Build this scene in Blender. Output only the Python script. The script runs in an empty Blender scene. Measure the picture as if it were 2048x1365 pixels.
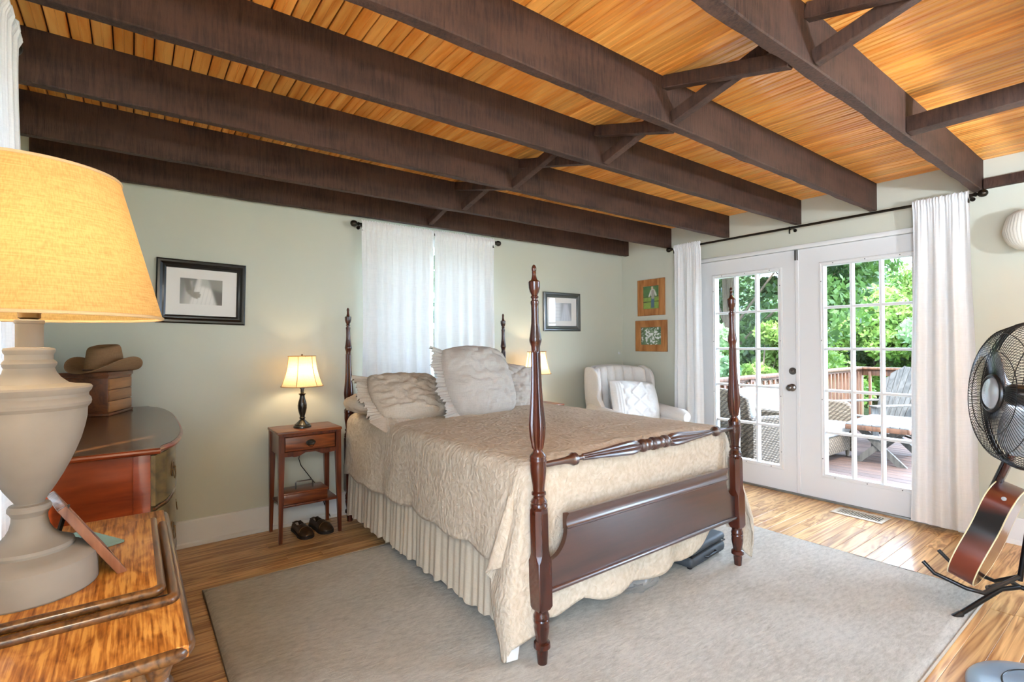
import bpy, bmesh, math, random
import numpy as np
from mathutils import Vector, Matrix, noise as mnoise
random.seed(7); np.random.seed(7)
S = bpy.context.scene
C = S.collection
PI = math.pi

# ------------------------------------------------------------------ camera
W, D = 4.4402, 3.8382            # door wall plane x, headboard wall plane y
XL, YF = -0.445, -1.6            # left wall plane x, wall behind the camera y
CEIL = 2.456
cam = bpy.data.cameras.new('camera'); camo = bpy.data.objects.new('camera', cam); C.objects.link(camo)
cam.sensor_width = 36; cam.lens = 1012.13 / 2048 * 36; cam.clip_start = .02; cam.clip_end = 300
yaw, pit, rol = .6433, .0063, -.0070
Fw = Vector((math.sin(yaw), math.cos(yaw), 0)); Rt = Vector((math.cos(yaw), -math.sin(yaw), 0)); Uz = Vector((0, 0, 1))
fwd = Fw * math.cos(pit) + Uz * math.sin(pit); up0 = -Fw * math.sin(pit) + Uz * math.cos(pit)
rgt = math.cos(rol) * Rt + math.sin(rol) * up0; upv = math.cos(rol) * up0 - math.sin(rol) * Rt
camo.matrix_world = Matrix(((rgt.x, upv.x, -fwd.x, 0), (rgt.y, upv.y, -fwd.y, 0), (rgt.z, upv.z, -fwd.z, 1.277), (0, 0, 0, 1)))
S.camera = camo

# ------------------------------------------------------------------ world, sun, exposure
S.view_settings.view_transform = 'Standard'; S.view_settings.look = 'None'
S.view_settings.gamma = 1; S.view_settings.use_curve_mapping = False
S.view_settings.exposure = 1.95
wd = bpy.data.worlds.new('sky'); S.world = wd; wd.use_nodes = True
bg = wd.node_tree.nodes['Background']; bg.inputs[0].default_value = (.70, .92, 1.22, 1); bg.inputs[1].default_value = 5.5
sun = bpy.data.lights.new('sun', 'SUN'); sun.energy = 2.5; sun.angle = .03; sun.color = (1, .95, .85)
suno = bpy.data.objects.new('sun', sun); C.objects.link(suno)
suno.rotation_euler = Vector((-.45, -.42, .79)).to_track_quat('Z', 'Y').to_euler()
def portal(name, loc, direction, sx, sy):
    l = bpy.data.lights.new(name, 'AREA'); l.shape = 'RECTANGLE'; l.size = sx; l.size_y = sy
    l.cycles.is_portal = True
    o = bpy.data.objects.new(name, l); C.objects.link(o); o.location = loc
    o.rotation_euler = Vector(direction).to_track_quat('-Z', 'Y').to_euler()
portal('portal_door', (W + .16, 1.94, 1.05), (-1, 0, 0), 1.9, 2.1)
portal('portal_side', (W + .16, -.95, 1.15), (-1, 0, 0), 1.2, 2.15)
portal('portal_left_rear', (XL - .14, -.65, 1.2), (1, 0, 0), 1.6, 2.15)
portal('portal_left', (XL - .14, 1.65, 1.45), (1, 0, 0), .9, 1.3)

# ------------------------------------------------------------------ helpers
def lin(c):
    return tuple(((v / 255) / 12.92 if v / 255 <= .04045 else ((v / 255 + .055) / 1.055) ** 2.4) for v in c)
class NT:
    def __init__(s, name):
        s.m = bpy.data.materials.new(name); s.m.use_nodes = True
        s.t = s.m.node_tree; s.n = s.t.nodes; s.b = s.n['Principled BSDF']; s.out = s.n['Material Output']
    def add(s, typ, **k):
        n = s.n.new(typ)
        for a, v in k.items():
            if a.startswith('i_'):
                key = a[2:]; key = int(key) if key.isdigit() else key.replace('_', ' ')
                n.inputs[key].default_value = v
            else: setattr(n, a, v)
        return n
    def link(s, a, ao, b, bi): s.t.links.new(a.outputs[ao], b.inputs[bi])
    def coords(s, scale=(1, 1, 1), kind='Object', rand=True):
        tc = s.add('ShaderNodeTexCoord'); mp = s.add('ShaderNodeMapping'); mp.inputs['Scale'].default_value = scale
        if rand:
            oi = s.add('ShaderNodeObjectInfo'); mu = s.add('ShaderNodeVectorMath', operation='SCALE'); mu.inputs[0].default_value = (17, 31, 23)
            s.link(oi, 'Random', mu, 'Scale'); ad = s.add('ShaderNodeVectorMath', operation='ADD')
            s.link(tc, kind, ad, 0); s.link(mu, 0, ad, 1); s.link(ad, 0, mp, 'Vector')
        else: s.link(tc, kind, mp, 'Vector')
        return mp
    def ramp(s, stops):
        r = s.add('ShaderNodeValToRGB'); e = r.color_ramp.elements
        while len(e) < len(stops): e.new(.5)
        for x, (p, c) in zip(e, stops): x.position = p; x.color = (*c, 1)
        return r
    def bump(s, node, out, strength=.2, dist=.01):
        b = s.add('ShaderNodeBump'); b.inputs['Strength'].default_value = strength; b.inputs['Distance'].default_value = dist
        s.link(node, out, b, 'Height'); s.link(b, 0, s.b, 'Normal'); return b
    def set(s, rough=.5, spec=.5, metal=0, coat=0, coat_rough=.1):
        s.b.inputs['Roughness'].default_value = rough; s.b.inputs['Specular IOR Level'].default_value = spec
        s.b.inputs['Metallic'].default_value = metal; s.b.inputs['Coat Weight'].default_value = coat; s.b.inputs['Coat Roughness'].default_value = coat_rough
        return s
def plain(name, rgb, rough=.5, spec=.5, metal=0, coat=0, noise=0, nscale=20, bump=0):
    t = NT(name).set(rough, spec, metal, coat); c = lin(rgb)
    t.b.inputs['Base Color'].default_value = (*c, 1)
    if noise or bump:
        mp = t.coords(); n = t.add('ShaderNodeTexNoise'); n.inputs['Scale'].default_value = nscale; n.inputs['Detail'].default_value = 5
        t.link(mp, 0, n, 'Vector')
        if noise:
            r = t.ramp([(.25, tuple(x * (1 - noise) for x in c)), (.75, tuple(min(1, x * (1 + noise)) for x in c))])
            t.link(n, 0, r, 0); t.link(r, 0, t.b, 'Base Color')
        if bump: t.bump(n, 0, bump, .01)
    return t.m
def wood(name, dark, light, axis=0, rough=.4, coat=0, rings=6.0, grain=70., stretch=.08, vary=.25, bump=.12, contrast=1.0, knots=False):
    t = NT(name).set(rough, .4, 0, coat, .15)
    sc = [1, 1, 1]; sc[axis] = stretch
    mp = t.coords(tuple(sc))
    n1 = t.add('ShaderNodeTexNoise'); n1.inputs['Scale'].default_value = rings; n1.inputs['Detail'].default_value = 3; n1.inputs['Distortion'].default_value = .6
    t.link(mp, 0, n1, 'Vector')
    m1 = t.add('ShaderNodeMath', operation='MULTIPLY'); m1.inputs[1].default_value = 9.0 * contrast; t.link(n1, 0, m1, 0)
    fr = t.add('ShaderNodeMath', operation='PINGPONG'); fr.inputs[1].default_value = .5; t.link(m1, 0, fr, 0)
    n2 = t.add('ShaderNodeTexNoise'); n2.inputs['Scale'].default_value = grain; n2.inputs['Detail'].default_value = 4
    t.link(mp, 0, n2, 'Vector')
    mx = t.add('ShaderNodeMath', operation='MULTIPLY_ADD'); mx.inputs[1].default_value = .55; t.link(n2, 0, mx, 0); t.link(fr, 0, mx, 2)
    d, l = lin(dark), lin(light); mid = tuple(.45 * a + .55 * b for a, b in zip(d, l))
    r = t.ramp([(.22, d), (.55, mid), (.92, l)]); t.link(mx, 0, r, 0)
    last = r
    if knots:
        vo = t.add('ShaderNodeTexVoronoi'); vo.inputs['Scale'].default_value = 3.2; t.link(mp, 0, vo, 'Vector')
        kr = t.ramp([(.015, lin((60, 30, 10))), (.07, (1, 1, 1))]); t.link(vo, 'Distance', kr, 0)
        mm = t.add('ShaderNodeMix', data_type='RGBA', blend_type='MULTIPLY'); mm.inputs[0].default_value = .8
        t.link(last, 0, mm, 6); t.link(kr, 0, mm, 7)
        lo = mm; out = 2
    else: lo = last; out = 0
    oi = t.add('ShaderNodeObjectInfo'); mr = t.add('ShaderNodeMapRange'); mr.inputs['To Min'].default_value = 1 - vary; mr.inputs['To Max'].default_value = 1 + vary
    t.link(oi, 'Random', mr, 'Value'); hs = t.add('ShaderNodeHueSaturation'); t.link(mr, 0, hs, 'Value'); t.link(lo, out, hs, 'Color')
    t.link(hs, 0, t.b, 'Base Color')
    if bump: t.bump(mx, 0, bump, .004)
    return t.m
def cloth(name, rgb, rgb2=None, trans=0., weave=350, bump=.15, rough=.9, tcol=None, wrinkle=0, kind='Object'):
    t = NT(name).set(rough, .15); c = lin(rgb); c2 = lin(rgb2) if rgb2 else tuple(x * .9 for x in c)
    mp = t.coords(kind=kind, rand=False)
    mpx = t.add('ShaderNodeMapping'); mpx.inputs['Scale'].default_value = (1, 1, .06); t.link(mp, 0, mpx, 0)
    mpy = t.add('ShaderNodeMapping'); mpy.inputs['Scale'].default_value = (.06, .06, 1); t.link(mp, 0, mpy, 0)
    na = t.add('ShaderNodeTexNoise'); na.inputs['Scale'].default_value = weave; t.link(mpx, 0, na, 'Vector')
    nb = t.add('ShaderNodeTexNoise'); nb.inputs['Scale'].default_value = weave; t.link(mpy, 0, nb, 'Vector')
    mm = t.add('ShaderNodeMath', operation='ADD'); t.link(na, 0, mm, 0); t.link(nb, 0, mm, 1)
    hf = t.add('ShaderNodeMath', operation='MULTIPLY'); hf.inputs[1].default_value = .5; t.link(mm, 0, hf, 0)
    r = t.ramp([(.3, c2), (.6, c)]); t.link(hf, 0, r, 0); t.link(r, 0, t.b, 'Base Color')
    h = hf
    if wrinkle:
        nw = t.add('ShaderNodeTexNoise'); nw.inputs['Scale'].default_value = 14; nw.inputs['Detail'].default_value = 6; nw.inputs['Distortion'].default_value = 1.2
        t.link(mp, 0, nw, 'Vector'); h = t.add('ShaderNodeMath', operation='MULTIPLY_ADD'); h.inputs[1].default_value = wrinkle
        t.link(nw, 0, h, 0); t.link(hf, 0, h, 2)
    t.bump(h, 0, bump, .01)
    if trans:
        tr = t.add('ShaderNodeBsdfTranslucent')
        if tcol:
            r2 = t.ramp([(.3, tuple(x * .72 for x in lin(tcol))), (.6, lin(tcol))]); t.link(hf, 0, r2, 0); t.link(r2, 0, tr, 'Color')
        else: t.link(r, 0, tr, 'Color')
        mx = t.add('ShaderNodeMixShader'); mx.inputs[0].default_value = trans
        t.link(t.b, 0, mx, 1); t.link(tr, 0, mx, 2); t.link(mx, 0, t.out, 'Surface')
    return t.m
def vcol(name, rough=.35, coat=0):
    t = NT(name).set(rough, .5, 0, coat); a = t.add('ShaderNodeVertexColor', layer_name='Col'); t.link(a, 0, t.b, 'Base Color'); return t.m

class BM:
    """collects shapes of one part"""
    def __init__(s): s.v = []; s.f = []
    def add(s, vs, fs, M=None):
        o = len(s.v)
        s.v += [tuple(M @ Vector(p)) for p in vs] if M is not None else [tuple(p) for p in vs]
        s.f += [tuple(i + o for i in f) for f in fs]; return s
    def box(s, x0, x1, y0, y1, z0, z1, bev=0, M=None, seg=2):
        if bev <= 0:
            vs = [(x, y, z) for z in (z0, z1) for y in (y0, y1) for x in (x0, x1)]
            fs = [(0, 2, 3, 1), (4, 5, 7, 6), (0, 1, 5, 4), (2, 6, 7, 3), (0, 4, 6, 2), (1, 3, 7, 5)]
            return s.add(vs, fs, M)
        b = bmesh.new(); bmesh.ops.create_cube(b, size=1)
        for v in b.verts: v.co = Vector(((x0 + x1) / 2 + v.co.x * (x1 - x0), (y0 + y1) / 2 + v.co.y * (y1 - y0), (z0 + z1) / 2 + v.co.z * (z1 - z0)))
        bmesh.ops.bevel(b, geom=list(b.edges), offset=min(bev, .49 * min(x1 - x0, y1 - y0, z1 - z0)), segments=seg, affect='EDGES', profile=.5, clamp_overlap=True)
        b.verts.index_update(); s.add([v.co[:] for v in b.verts], [[v.index for v in f.verts] for f in b.faces], M); b.free(); return s
    def lathe(s, prof, seg=32, M=None, flute=None, cap=True):
        """prof: list of (r, z); flute: (z0, z1, n, depth)"""
        vs = []; fs = []
        for r, z in prof:
            for k in range(seg):
                a = 2 * PI * k / seg; rr = r
                if flute and flute[0] <= z <= flute[1]: rr = r * (1 - flute[3] * (.5 - .5 * math.cos(flute[2] * a)) ** .6)
                vs.append((rr * math.cos(a), rr * math.sin(a), z))
        for i in range(len(prof) - 1):
            for k in range(seg):
                k2 = (k + 1) % seg; fs.append((i * seg + k, i * seg + k2, (i + 1) * seg + k2, (i + 1) * seg + k))
        if cap:
            fs.append(tuple(reversed(range(seg)))); o = (len(prof) - 1) * seg; fs.append(tuple(range(o, o + seg)))
        return s.add(vs, fs, M)
    def tube(s, pts, r, seg=8, closed=False, M=None, cap=True):
        pts = [Vector(p) for p in pts]; n = len(pts); vs = []; fs = []; prev = None
        rs = r if isinstance(r, (list, tuple)) else [r] * n
        for i, p in enumerate(pts):
            if closed: t = pts[(i + 1) % n] - pts[i - 1]
            else: t = pts[min(i + 1, n - 1)] - pts[max(i - 1, 0)]
            t = t.normalized() if t.length > 1e-9 else Vector((0, 0, 1))
            if prev is None:
                a = Vector((0, 0, 1)) if abs(t.z) < .9 else Vector((1, 0, 0)); u = t.cross(a).normalized()
            else: u = (prev - t * prev.dot(t)).normalized()
            prev = u; w = t.cross(u)
            for k in range(seg):
                an = 2 * PI * k / seg; vs.append(p + rs[i] * (math.cos(an) * u + math.sin(an) * w))
        for i in range(n if closed else n - 1):
            j = (i + 1) % n
            for k in range(seg):
                k2 = (k + 1) % seg; fs.append((i * seg + k, i * seg + k2, j * seg + k2, j * seg + k))
        if cap and not closed:
            fs.append(tuple(reversed(range(seg)))); o = (n - 1) * seg; fs.append(tuple(range(o, o + seg)))
        return s.add(vs, fs, M)
    def prism(s, outline, d0, d1, axis='y', M=None):
        """outline: list of 2-D points; extruded along axis. axis y: (x,z); x: (y,z); z: (x,y)"""
        n = len(outline); vs = []
        for d in (d0, d1):
            for a, b in outline:
                vs.append((a, d, b) if axis == 'y' else (d, a, b) if axis == 'x' else (a, b, d))
        fs = [tuple(range(n)), tuple(reversed(range(n, 2 * n)))] + [(i, n + i, n + (i + 1) % n, (i + 1) % n) for i in range(n)]
        return s.add(vs, fs, M)
    def grid(s, fn, nu, nv, M=None, wrap=False):
        vs = [fn(i / nu, j / nv) for j in range(nv + 1) for i in range(nu + (0 if wrap else 1))]
        m = nu if wrap else nu + 1
        fs = [(j * m + i, j * m + (i + 1) % m, (j + 1) * m + (i + 1) % m, (j + 1) * m + i) for j in range(nv) for i in range(nu)]
        return s.add(vs, fs, M)
    def ball(s, c, r, seg=16, sc=(1, 1, 1), M=None):
        n = seg // 2
        prof = [(max(1e-4, r * math.sin(PI * i / n)), -r * math.cos(PI * i / n)) for i in range(n + 1)]
        T = Matrix.Translation(c) @ Matrix.Diagonal((*sc, 1))
        return s.lathe(prof, seg, (M @ T) if M is not None else T)
def mesh(bm, name, ang=38, recalc=True):
    me = bpy.data.meshes.new(name); me.from_pydata(bm.v, [], bm.f)
    if recalc:
        b = bmesh.new(); b.from_mesh(me); bmesh.ops.recalc_face_normals(b, faces=b.faces); b.to_mesh(me); b.free()
    if ang: me.polygons.foreach_set('use_smooth', [True] * len(me.polygons)); me.set_sharp_from_angle(angle=math.radians(ang))
    return me
def obj(name, bm, mat, parent=None, ang=38, loc=None, label=None):
    me = bm if isinstance(bm, bpy.types.Mesh) else mesh(bm, name, ang)
    if mat is not None and not len(me.materials): me.materials.append(mat)
    o = bpy.data.objects.new(name, me); C.objects.link(o)
    if parent is not None: o.parent = parent
    if loc is not None: o.location = loc
    if label: o['label'] = label
    return o
def thing(name, label, cat, loc=(0, 0, 0), rotz=0, group=None):
    o = bpy.data.objects.new(name, None); C.objects.link(o); o.empty_display_size = .1
    o.location = loc; o.rotation_euler = (0, 0, rotz); o['label'] = label; o['category'] = cat
    if group: o['group'] = group
    return o
def tag(o, label, cat, group=None):
    o['label'] = label; o['category'] = cat
    if group: o['group'] = group
    return o
def struct(name, bm, mat, parent=None, ang=38, label=None):
    o = obj(name, bm, mat, parent, ang)
    if parent is None: o['kind'] = 'structure'
    if label: o['label'] = label
    return o
def dup(root, loc=None, label=None, rotz=None):
    def cp(o, par):
        c = o.copy(); C.objects.link(c); c.parent = par
        for ch in o.children: cp(ch, c)
        return c
    r = cp(root, None)
    if loc is not None: r.location = loc
    if rotz is not None: r.rotation_euler = (0, 0, rotz)
    if label: r['label'] = label
    return r
def TR(x=0, y=0, z=0): return Matrix.Translation((x, y, z))
def RX(a): return Matrix.Rotation(a, 4, 'X')
def RY(a): return Matrix.Rotation(a, 4, 'Y')
def RZ(a): return Matrix.Rotation(a, 4, 'Z')
def lerp_prof(tab, x):
    for (a, va), (b, vb) in zip(tab, tab[1:]):
        if a <= x <= b: return va + (vb - va) * (x - a) / (b - a + 1e-9)
    return tab[-1][1] if x > tab[-1][0] else tab[0][1]

# ------------------------------------------------------------------ materials
M_wall = plain('sage_wall_paint', (203, 203, 187), .85, .3, bump=.04, nscale=180)
M_white = plain('white_trim_paint', (226, 226, 224), .45, .4)
M_door = plain('white_door_paint', (226, 226, 225), .4, .45)
def beam_mat():
    t = NT('dark_sawn_beam').set(.7, .35); mp = t.coords((55, 40, 5)); n = t.add('ShaderNodeTexNoise'); n.inputs['Scale'].default_value = 1.6; n.inputs['Detail'].default_value = 5; n.inputs['Roughness'].default_value = .7; n.inputs['Distortion'].default_value = .3; t.link(mp, 0, n, 'Vector')
    m2 = t.coords((3, 9, 9)); n2 = t.add('ShaderNodeTexNoise'); n2.inputs['Scale'].default_value = 1.3; n2.inputs['Detail'].default_value = 6; t.link(m2, 0, n2, 'Vector')
    ad = t.add('ShaderNodeMath', operation='MULTIPLY_ADD'); ad.inputs[1].default_value = .8; t.link(n2, 0, ad, 0); t.link(n, 0, ad, 2)
    r = t.ramp([(.62, lin((40, 26, 20))), (1.0, lin((80, 56, 45)))]); t.link(ad, 0, r, 0)
    oi = t.add('ShaderNodeObjectInfo'); mr = t.add('ShaderNodeMapRange'); mr.inputs['To Min'].default_value = .88; mr.inputs['To Max'].default_value = 1.12; t.link(oi, 'Random', mr, 'Value')
    hs = t.add('ShaderNodeHueSaturation'); t.link(mr, 0, hs, 'Value'); t.link(r, 0, hs, 'Color'); t.link(hs, 0, t.b, 'Base Color'); t.bump(n, 0, .7, .008); return t.m
M_beam = beam_mat()
M_ceil = wood('varnished_pine_ceiling', (218, 136, 52), (248, 186, 98), 1, .38, .2, 7, 60, .10, .14, .04, .45, True)
M_floor = wood('heart_pine_floor', (150, 100, 52), (230, 186, 126), 0, .36, .15, 16, 70, .12, .13, .04, .55, True)
M_black = plain('black_frame_lacquer', (22, 20, 18), .25, .5, coat=.3)
M_mah = wood('mahogany', (38, 15, 10), (84, 38, 24), 2, .24, .5, 6, 90, .12, .06, .03, .5)
M_mahx = wood('mahogany_cross', (38, 17, 13), (72, 36, 27), 0, .34, .8, 6, 90, .10, .06, .015, .4)
M_mahx.node_tree.nodes['Principled BSDF'].inputs['Coat IOR'].default_value = 2.1; M_mahx.node_tree.nodes['Principled BSDF'].inputs['Coat Roughness'].default_value = .28
M_night = wood('cherry_nightstand', (92, 40, 18), (158, 84, 40), 0, .3, .35, 5, 80, .1, .05, .05)
M_nightv = wood('cherry_nightstand_leg', (74, 30, 16), (128, 60, 30), 2, .3, .35, 5, 80, .1, .05, .05)
def oak_mat():
    t = NT('golden_oak').set(.34, .4, 0, .25, .15); mp = t.coords((1, .05, 1)); n = t.add('ShaderNodeTexNoise'); n.inputs['Scale'].default_value = 190; n.inputs['Detail'].default_value = 3; t.link(mp, 0, n, 'Vector')
    m2 = t.coords((1, .45, 1)); n2 = t.add('ShaderNodeTexNoise'); n2.inputs['Scale'].default_value = 26; n2.inputs['Detail'].default_value = 5; n2.inputs['Distortion'].default_value = 1.2; t.link(m2, 0, n2, 'Vector')
    ad = t.add('ShaderNodeMath', operation='MULTIPLY_ADD'); ad.inputs[1].default_value = .7; t.link(n2, 0, ad, 0); t.link(n, 0, ad, 2)
    r = t.ramp([(.62, lin((112, 62, 22))), (.80, lin((164, 102, 40))), (1.0, lin((206, 148, 72)))]); t.link(ad, 0, r, 0); t.link(r, 0, t.b, 'Base Color'); t.bump(n, 0, .12, .003); return t.m
M_oak = oak_mat()
M_oakd = wood('dark_oak_edge', (58, 34, 17), (122, 82, 44), 1, .28, .4, 26, 200, .10, .05, .05, .45)
M_dresser = wood('red_mahogany_dresser', (98, 34, 11), (146, 62, 24), 0, .28, .4, 4, 90, .15, .05, .03)
M_dtop = wood('brown_dresser_top', (64, 38, 18), (112, 70, 34), 1, .26, .4, 4, 90, .12, .05, .03)
M_drawer = wood('olive_drawer_front', (66, 52, 28), (122, 98, 54), 1, .3, .3, 4, 90, .15, .05, .03)
M_jbox = wood('jewelry_box_wood', (80, 42, 20), (122, 68, 34), 1, .35, .2, 12, 120, .12, .05, .03, .4)
M_brass = plain('aged_brass', (120, 96, 62), .35, .5, .9)
M_bronze = plain('dark_bronze_metal', (52, 46, 38), .32, .5, .85)
M_lampblk = plain('antique_black_lamp', (44, 38, 30), .22, .5, .3, .4, noise=.5, nscale=40)
M_chrome = plain('satin_nickel', (118, 116, 114), .28, .5, 1)
M_curtain = cloth('white_linen_curtain', (238, 238, 237), (231, 231, 230), .05, 260, .12, .95, (240, 240, 236))
M_quilt = None
M_skirt = cloth('cream_bed_skirt', (204, 190, 168), (192, 178, 156), 0, 300, .2, .95)
M_pillow = cloth('greige_linen', (190, 176, 158), (172, 158, 140), 0, 300, .28, .95, wrinkle=.8)
M_pillow2 = cloth('pale_linen', (196, 188, 178), (182, 174, 164), 0, 300, .28, .95, wrinkle=.8)
M_cream = cloth('cream_cotton', (222, 206, 184), (208, 192, 170), 0, 300, .25, .95, wrinkle=.8)
M_chair = cloth('ivory_chair_fabric', (230, 225, 219), (218, 213, 207), 0, 380, .15, .95)
M_knit = cloth('white_knit', (238, 236, 232), (228, 226, 222), 0, 260, .2, .95)
M_matte = cloth('mattress_ticking', (225, 222, 215), None, 0, 200, .1)
M_shade_big = cloth('linen_lampshade', (228, 196, 128), (196, 160, 92), .55, 420, .1, .9, (192, 154, 104))
M_shade = cloth('cream_lampshade', (236, 214, 176), (226, 202, 162), .5, 300, .05, .9, (224, 196, 152))
M_trimb = plain('shade_trim', (170, 128, 84), .8)
M_urn = plain('whitewashed_lamp_wood', (136, 129, 121), .6, .3, noise=.14, nscale=9, bump=.05)
M_felt = cloth('tan_felt_hat', (150, 116, 84), (134, 102, 72), 0, 500, .1)
M_leather = plain('brown_leather', (62, 44, 26), .38, .5, noise=.3, nscale=30)
M_blackpl = plain('black_plastic', (20, 20, 21), .35, .5)
M_blackmet = plain('black_wire', (26, 26, 27), .35, .5, .6)
M_dkgrey = plain('charcoal_suitcase', (62, 66, 70), .55, .4)
M_silver = plain('silver_plastic', (196, 200, 206), .22, .5, .6)
M_bluegrey = plain('blue_grey_gloss', (124, 146, 164), .28, .5)
M_glass = NT('window_glass')
_g = M_glass; _tr = _g.add('ShaderNodeBsdfTransparent'); _gl = _g.add('ShaderNodeBsdfGlossy'); _gl.inputs['Roughness'].default_value = .02
_lw = _g.add('ShaderNodeLayerWeight'); _lw.inputs[0].default_value = .5; _p5 = _g.add('ShaderNodeMath', operation='POWER'); _p5.inputs[1].default_value = 5; _g.link(_lw, 'Facing', _p5, 0)
_fr = _g.add('ShaderNodeMath', operation='MULTIPLY_ADD'); _fr.inputs[1].default_value = .9; _fr.inputs[2].default_value = .03; _g.link(_p5, 0, _fr, 0); _mx = _g.add('ShaderNodeMixShader')
_g.link(_fr, 0, _mx, 0); _g.link(_tr, 0, _mx, 1); _g.link(_gl, 0, _mx, 2); _g.link(_mx, 0, _g.out, 'Surface'); M_glass = _g.m
M_print = vcol('photo_print', .3)
def wicker_mat():
    t = NT('woven_wicker').set(.7, .3); mp = t.coords(rand=False)
    a = t.add('ShaderNodeTexWave', bands_direction='Z'); a.inputs['Scale'].default_value = 20; a.inputs['Distortion'].default_value = 1.5; t.link(mp, 0, a, 'Vector')
    b = t.add('ShaderNodeTexWave', bands_direction='DIAGONAL'); b.inputs['Scale'].default_value = 12; b.inputs['Distortion'].default_value = 1; t.link(mp, 0, b, 'Vector')
    m = t.add('ShaderNodeMath', operation='MULTIPLY'); t.link(a, 1, m, 0); t.link(b, 1, m, 1)
    r = t.ramp([(.05, lin((62, 50, 38))), (.6, lin((122, 104, 84)))]); t.link(m, 0, r, 0); t.link(r, 0, t.b, 'Base Color'); t.bump(m, 0, .8, .01); return t.m
M_wicker = wicker_mat()
def rug_mat():
    t = NT('plush_rug').set(1, .05); mp = t.coords(rand=False)
    n = t.add('ShaderNodeTexNoise'); n.inputs['Scale'].default_value = 55; n.inputs['Detail'].default_value = 8; n.inputs['Roughness'].default_value = .75
    mp2 = t.add('ShaderNodeMapping'); mp2.inputs['Scale'].default_value = (.35, 1, 1); mp2.inputs['Rotation'].default_value = (0, 0, .5); t.link(mp, 0, mp2, 0); t.link(mp2, 0, n, 'Vector')
    n3 = t.add('ShaderNodeTexNoise'); n3.inputs['Scale'].default_value = 3.5; n3.inputs['Detail'].default_value = 4; t.link(mp, 0, n3, 'Vector')
    ad = t.add('ShaderNodeMath', operation='MULTIPLY_ADD'); ad.inputs[1].default_value = .35; t.link(n3, 0, ad, 0); t.link(n, 0, ad, 2)
    r = t.ramp([(.42, lin((178, 170, 154))), (.78, lin((226, 219, 206)))]); t.link(ad, 0, r, 0); t.link(r, 0, t.b, 'Base Color')
    t.bump(n, 0, 1.0, .02); t.b.inputs['Sheen Weight'].default_value = .3; return t.m
M_rug = rug_mat()
def quilt_mat():
    t = NT('matelasse_quilt').set(.9, .15); tc = t.add('ShaderNodeTexCoord'); mp = t.add('ShaderNodeMapping'); t.link(tc, 'UV', mp, 0)
    v = t.add('ShaderNodeTexVoronoi', feature='F1'); v.inputs['Scale'].default_value = 3.6; v.inputs['Randomness'].default_value = .55; t.link(mp, 0, v, 'Vector')
    m = t.add('ShaderNodeMath', operation='MULTIPLY'); m.inputs[1].default_value = 75; t.link(v, 'Distance', m, 0)
    sn = t.add('ShaderNodeMath', operation='SINE'); t.link(m, 0, sn, 0)
    msk = t.add('ShaderNodeMapRange'); msk.inputs[1].default_value = .28; msk.inputs[2].default_value = .45; t.link(v, 'Distance', msk, 0)
    ml = t.add('ShaderNodeMath', operation='MULTIPLY'); t.link(sn, 0, ml, 0); t.link(msk, 0, ml, 1)
    v2 = t.add('ShaderNodeTexVoronoi', feature='SMOOTH_F1'); v2.inputs['Scale'].default_value = 46; t.link(mp, 0, v2, 'Vector')
    n = t.add('ShaderNodeTexNoise'); n.inputs['Scale'].default_value = 30; n.inputs['Detail'].default_value = 4; n.inputs['Distortion'].default_value = 1.5; t.link(mp, 0, n, 'Vector')
    s1 = t.add('ShaderNodeMath', operation='MULTIPLY_ADD'); s1.inputs[1].default_value = .085; t.link(ml, 0, s1, 0); t.link(n, 0, s1, 2)
    s2 = t.add('ShaderNodeMath', operation='MULTIPLY_ADD'); s2.inputs[1].default_value = -.5; t.link(v2, 'Distance', s2, 0); t.link(s1, 0, s2, 2)
    r = t.ramp([(.05, lin((190, 174, 152))), (.5, lin((206, 192, 172)))]); t.link(s2, 0, r, 0); t.link(r, 0, t.b, 'Base Color')
    t.bump(s2, 0, .55, .014); return t.m
M_quilt = quilt_mat()
def leaf_mat(name, c1, c2):
    t = NT(name).set(.5, .3); oi = t.add('ShaderNodeNewGeometry'); mp = t.coords(rand=False); n = t.add('ShaderNodeTexNoise'); n.inputs['Scale'].default_value = 1.3; n.inputs['Detail'].default_value = 8; t.link(mp, 0, n, 'Vector')
    r = t.ramp([(.35, lin(c1)), (.68, lin(c2))]); t.link(n, 0, r, 0); t.link(r, 0, t.b, 'Base Color')
    tr = t.add('ShaderNodeBsdfTranslucent'); t.link(r, 0, tr, 'Color'); mx = t.add('ShaderNodeMixShader'); mx.inputs[0].default_value = .4
    t.link(t.b, 0, mx, 1); t.link(tr, 0, mx, 2); t.link(mx, 0, t.out, 'Surface'); return t.m
M_leafd = leaf_mat('leaf_deep_green', (34, 54, 26), (84, 112, 52))
M_leafm = leaf_mat('leaf_mid_green', (78, 104, 72), (132, 156, 108))  # paled so that distant haze is part of the leaf colour
M_leafl = leaf_mat('leaf_yellow_green', (62, 94, 36), (130, 150, 70))
M_bark = plain('bark', (84, 70, 56), .9, noise=.3, nscale=12, bump=.4)
M_grass = plain('lawn_grass', (120, 146, 70), .95, .1, noise=.3, nscale=6)
M_deck = wood('weathered_deck', (46, 29, 21), (80, 56, 43), 1, .7, 0, 6, 60, .06, .15, .2)
M_rail = wood('cedar_railing', (64, 39, 25), (106, 69, 46), 2, .6, 0, 6, 60, .08, .15, .2)
M_greyw = wood('grey_wood_furniture', (52, 48, 43), (84, 78, 71), 2, .65, 0, 6, 60, .08, .12, .2)
M_tabletop = wood('pale_grey_slats', (84, 82, 80), (112, 110, 108), 0, .6, 0, 6, 60, .08, .08, .1)
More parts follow.
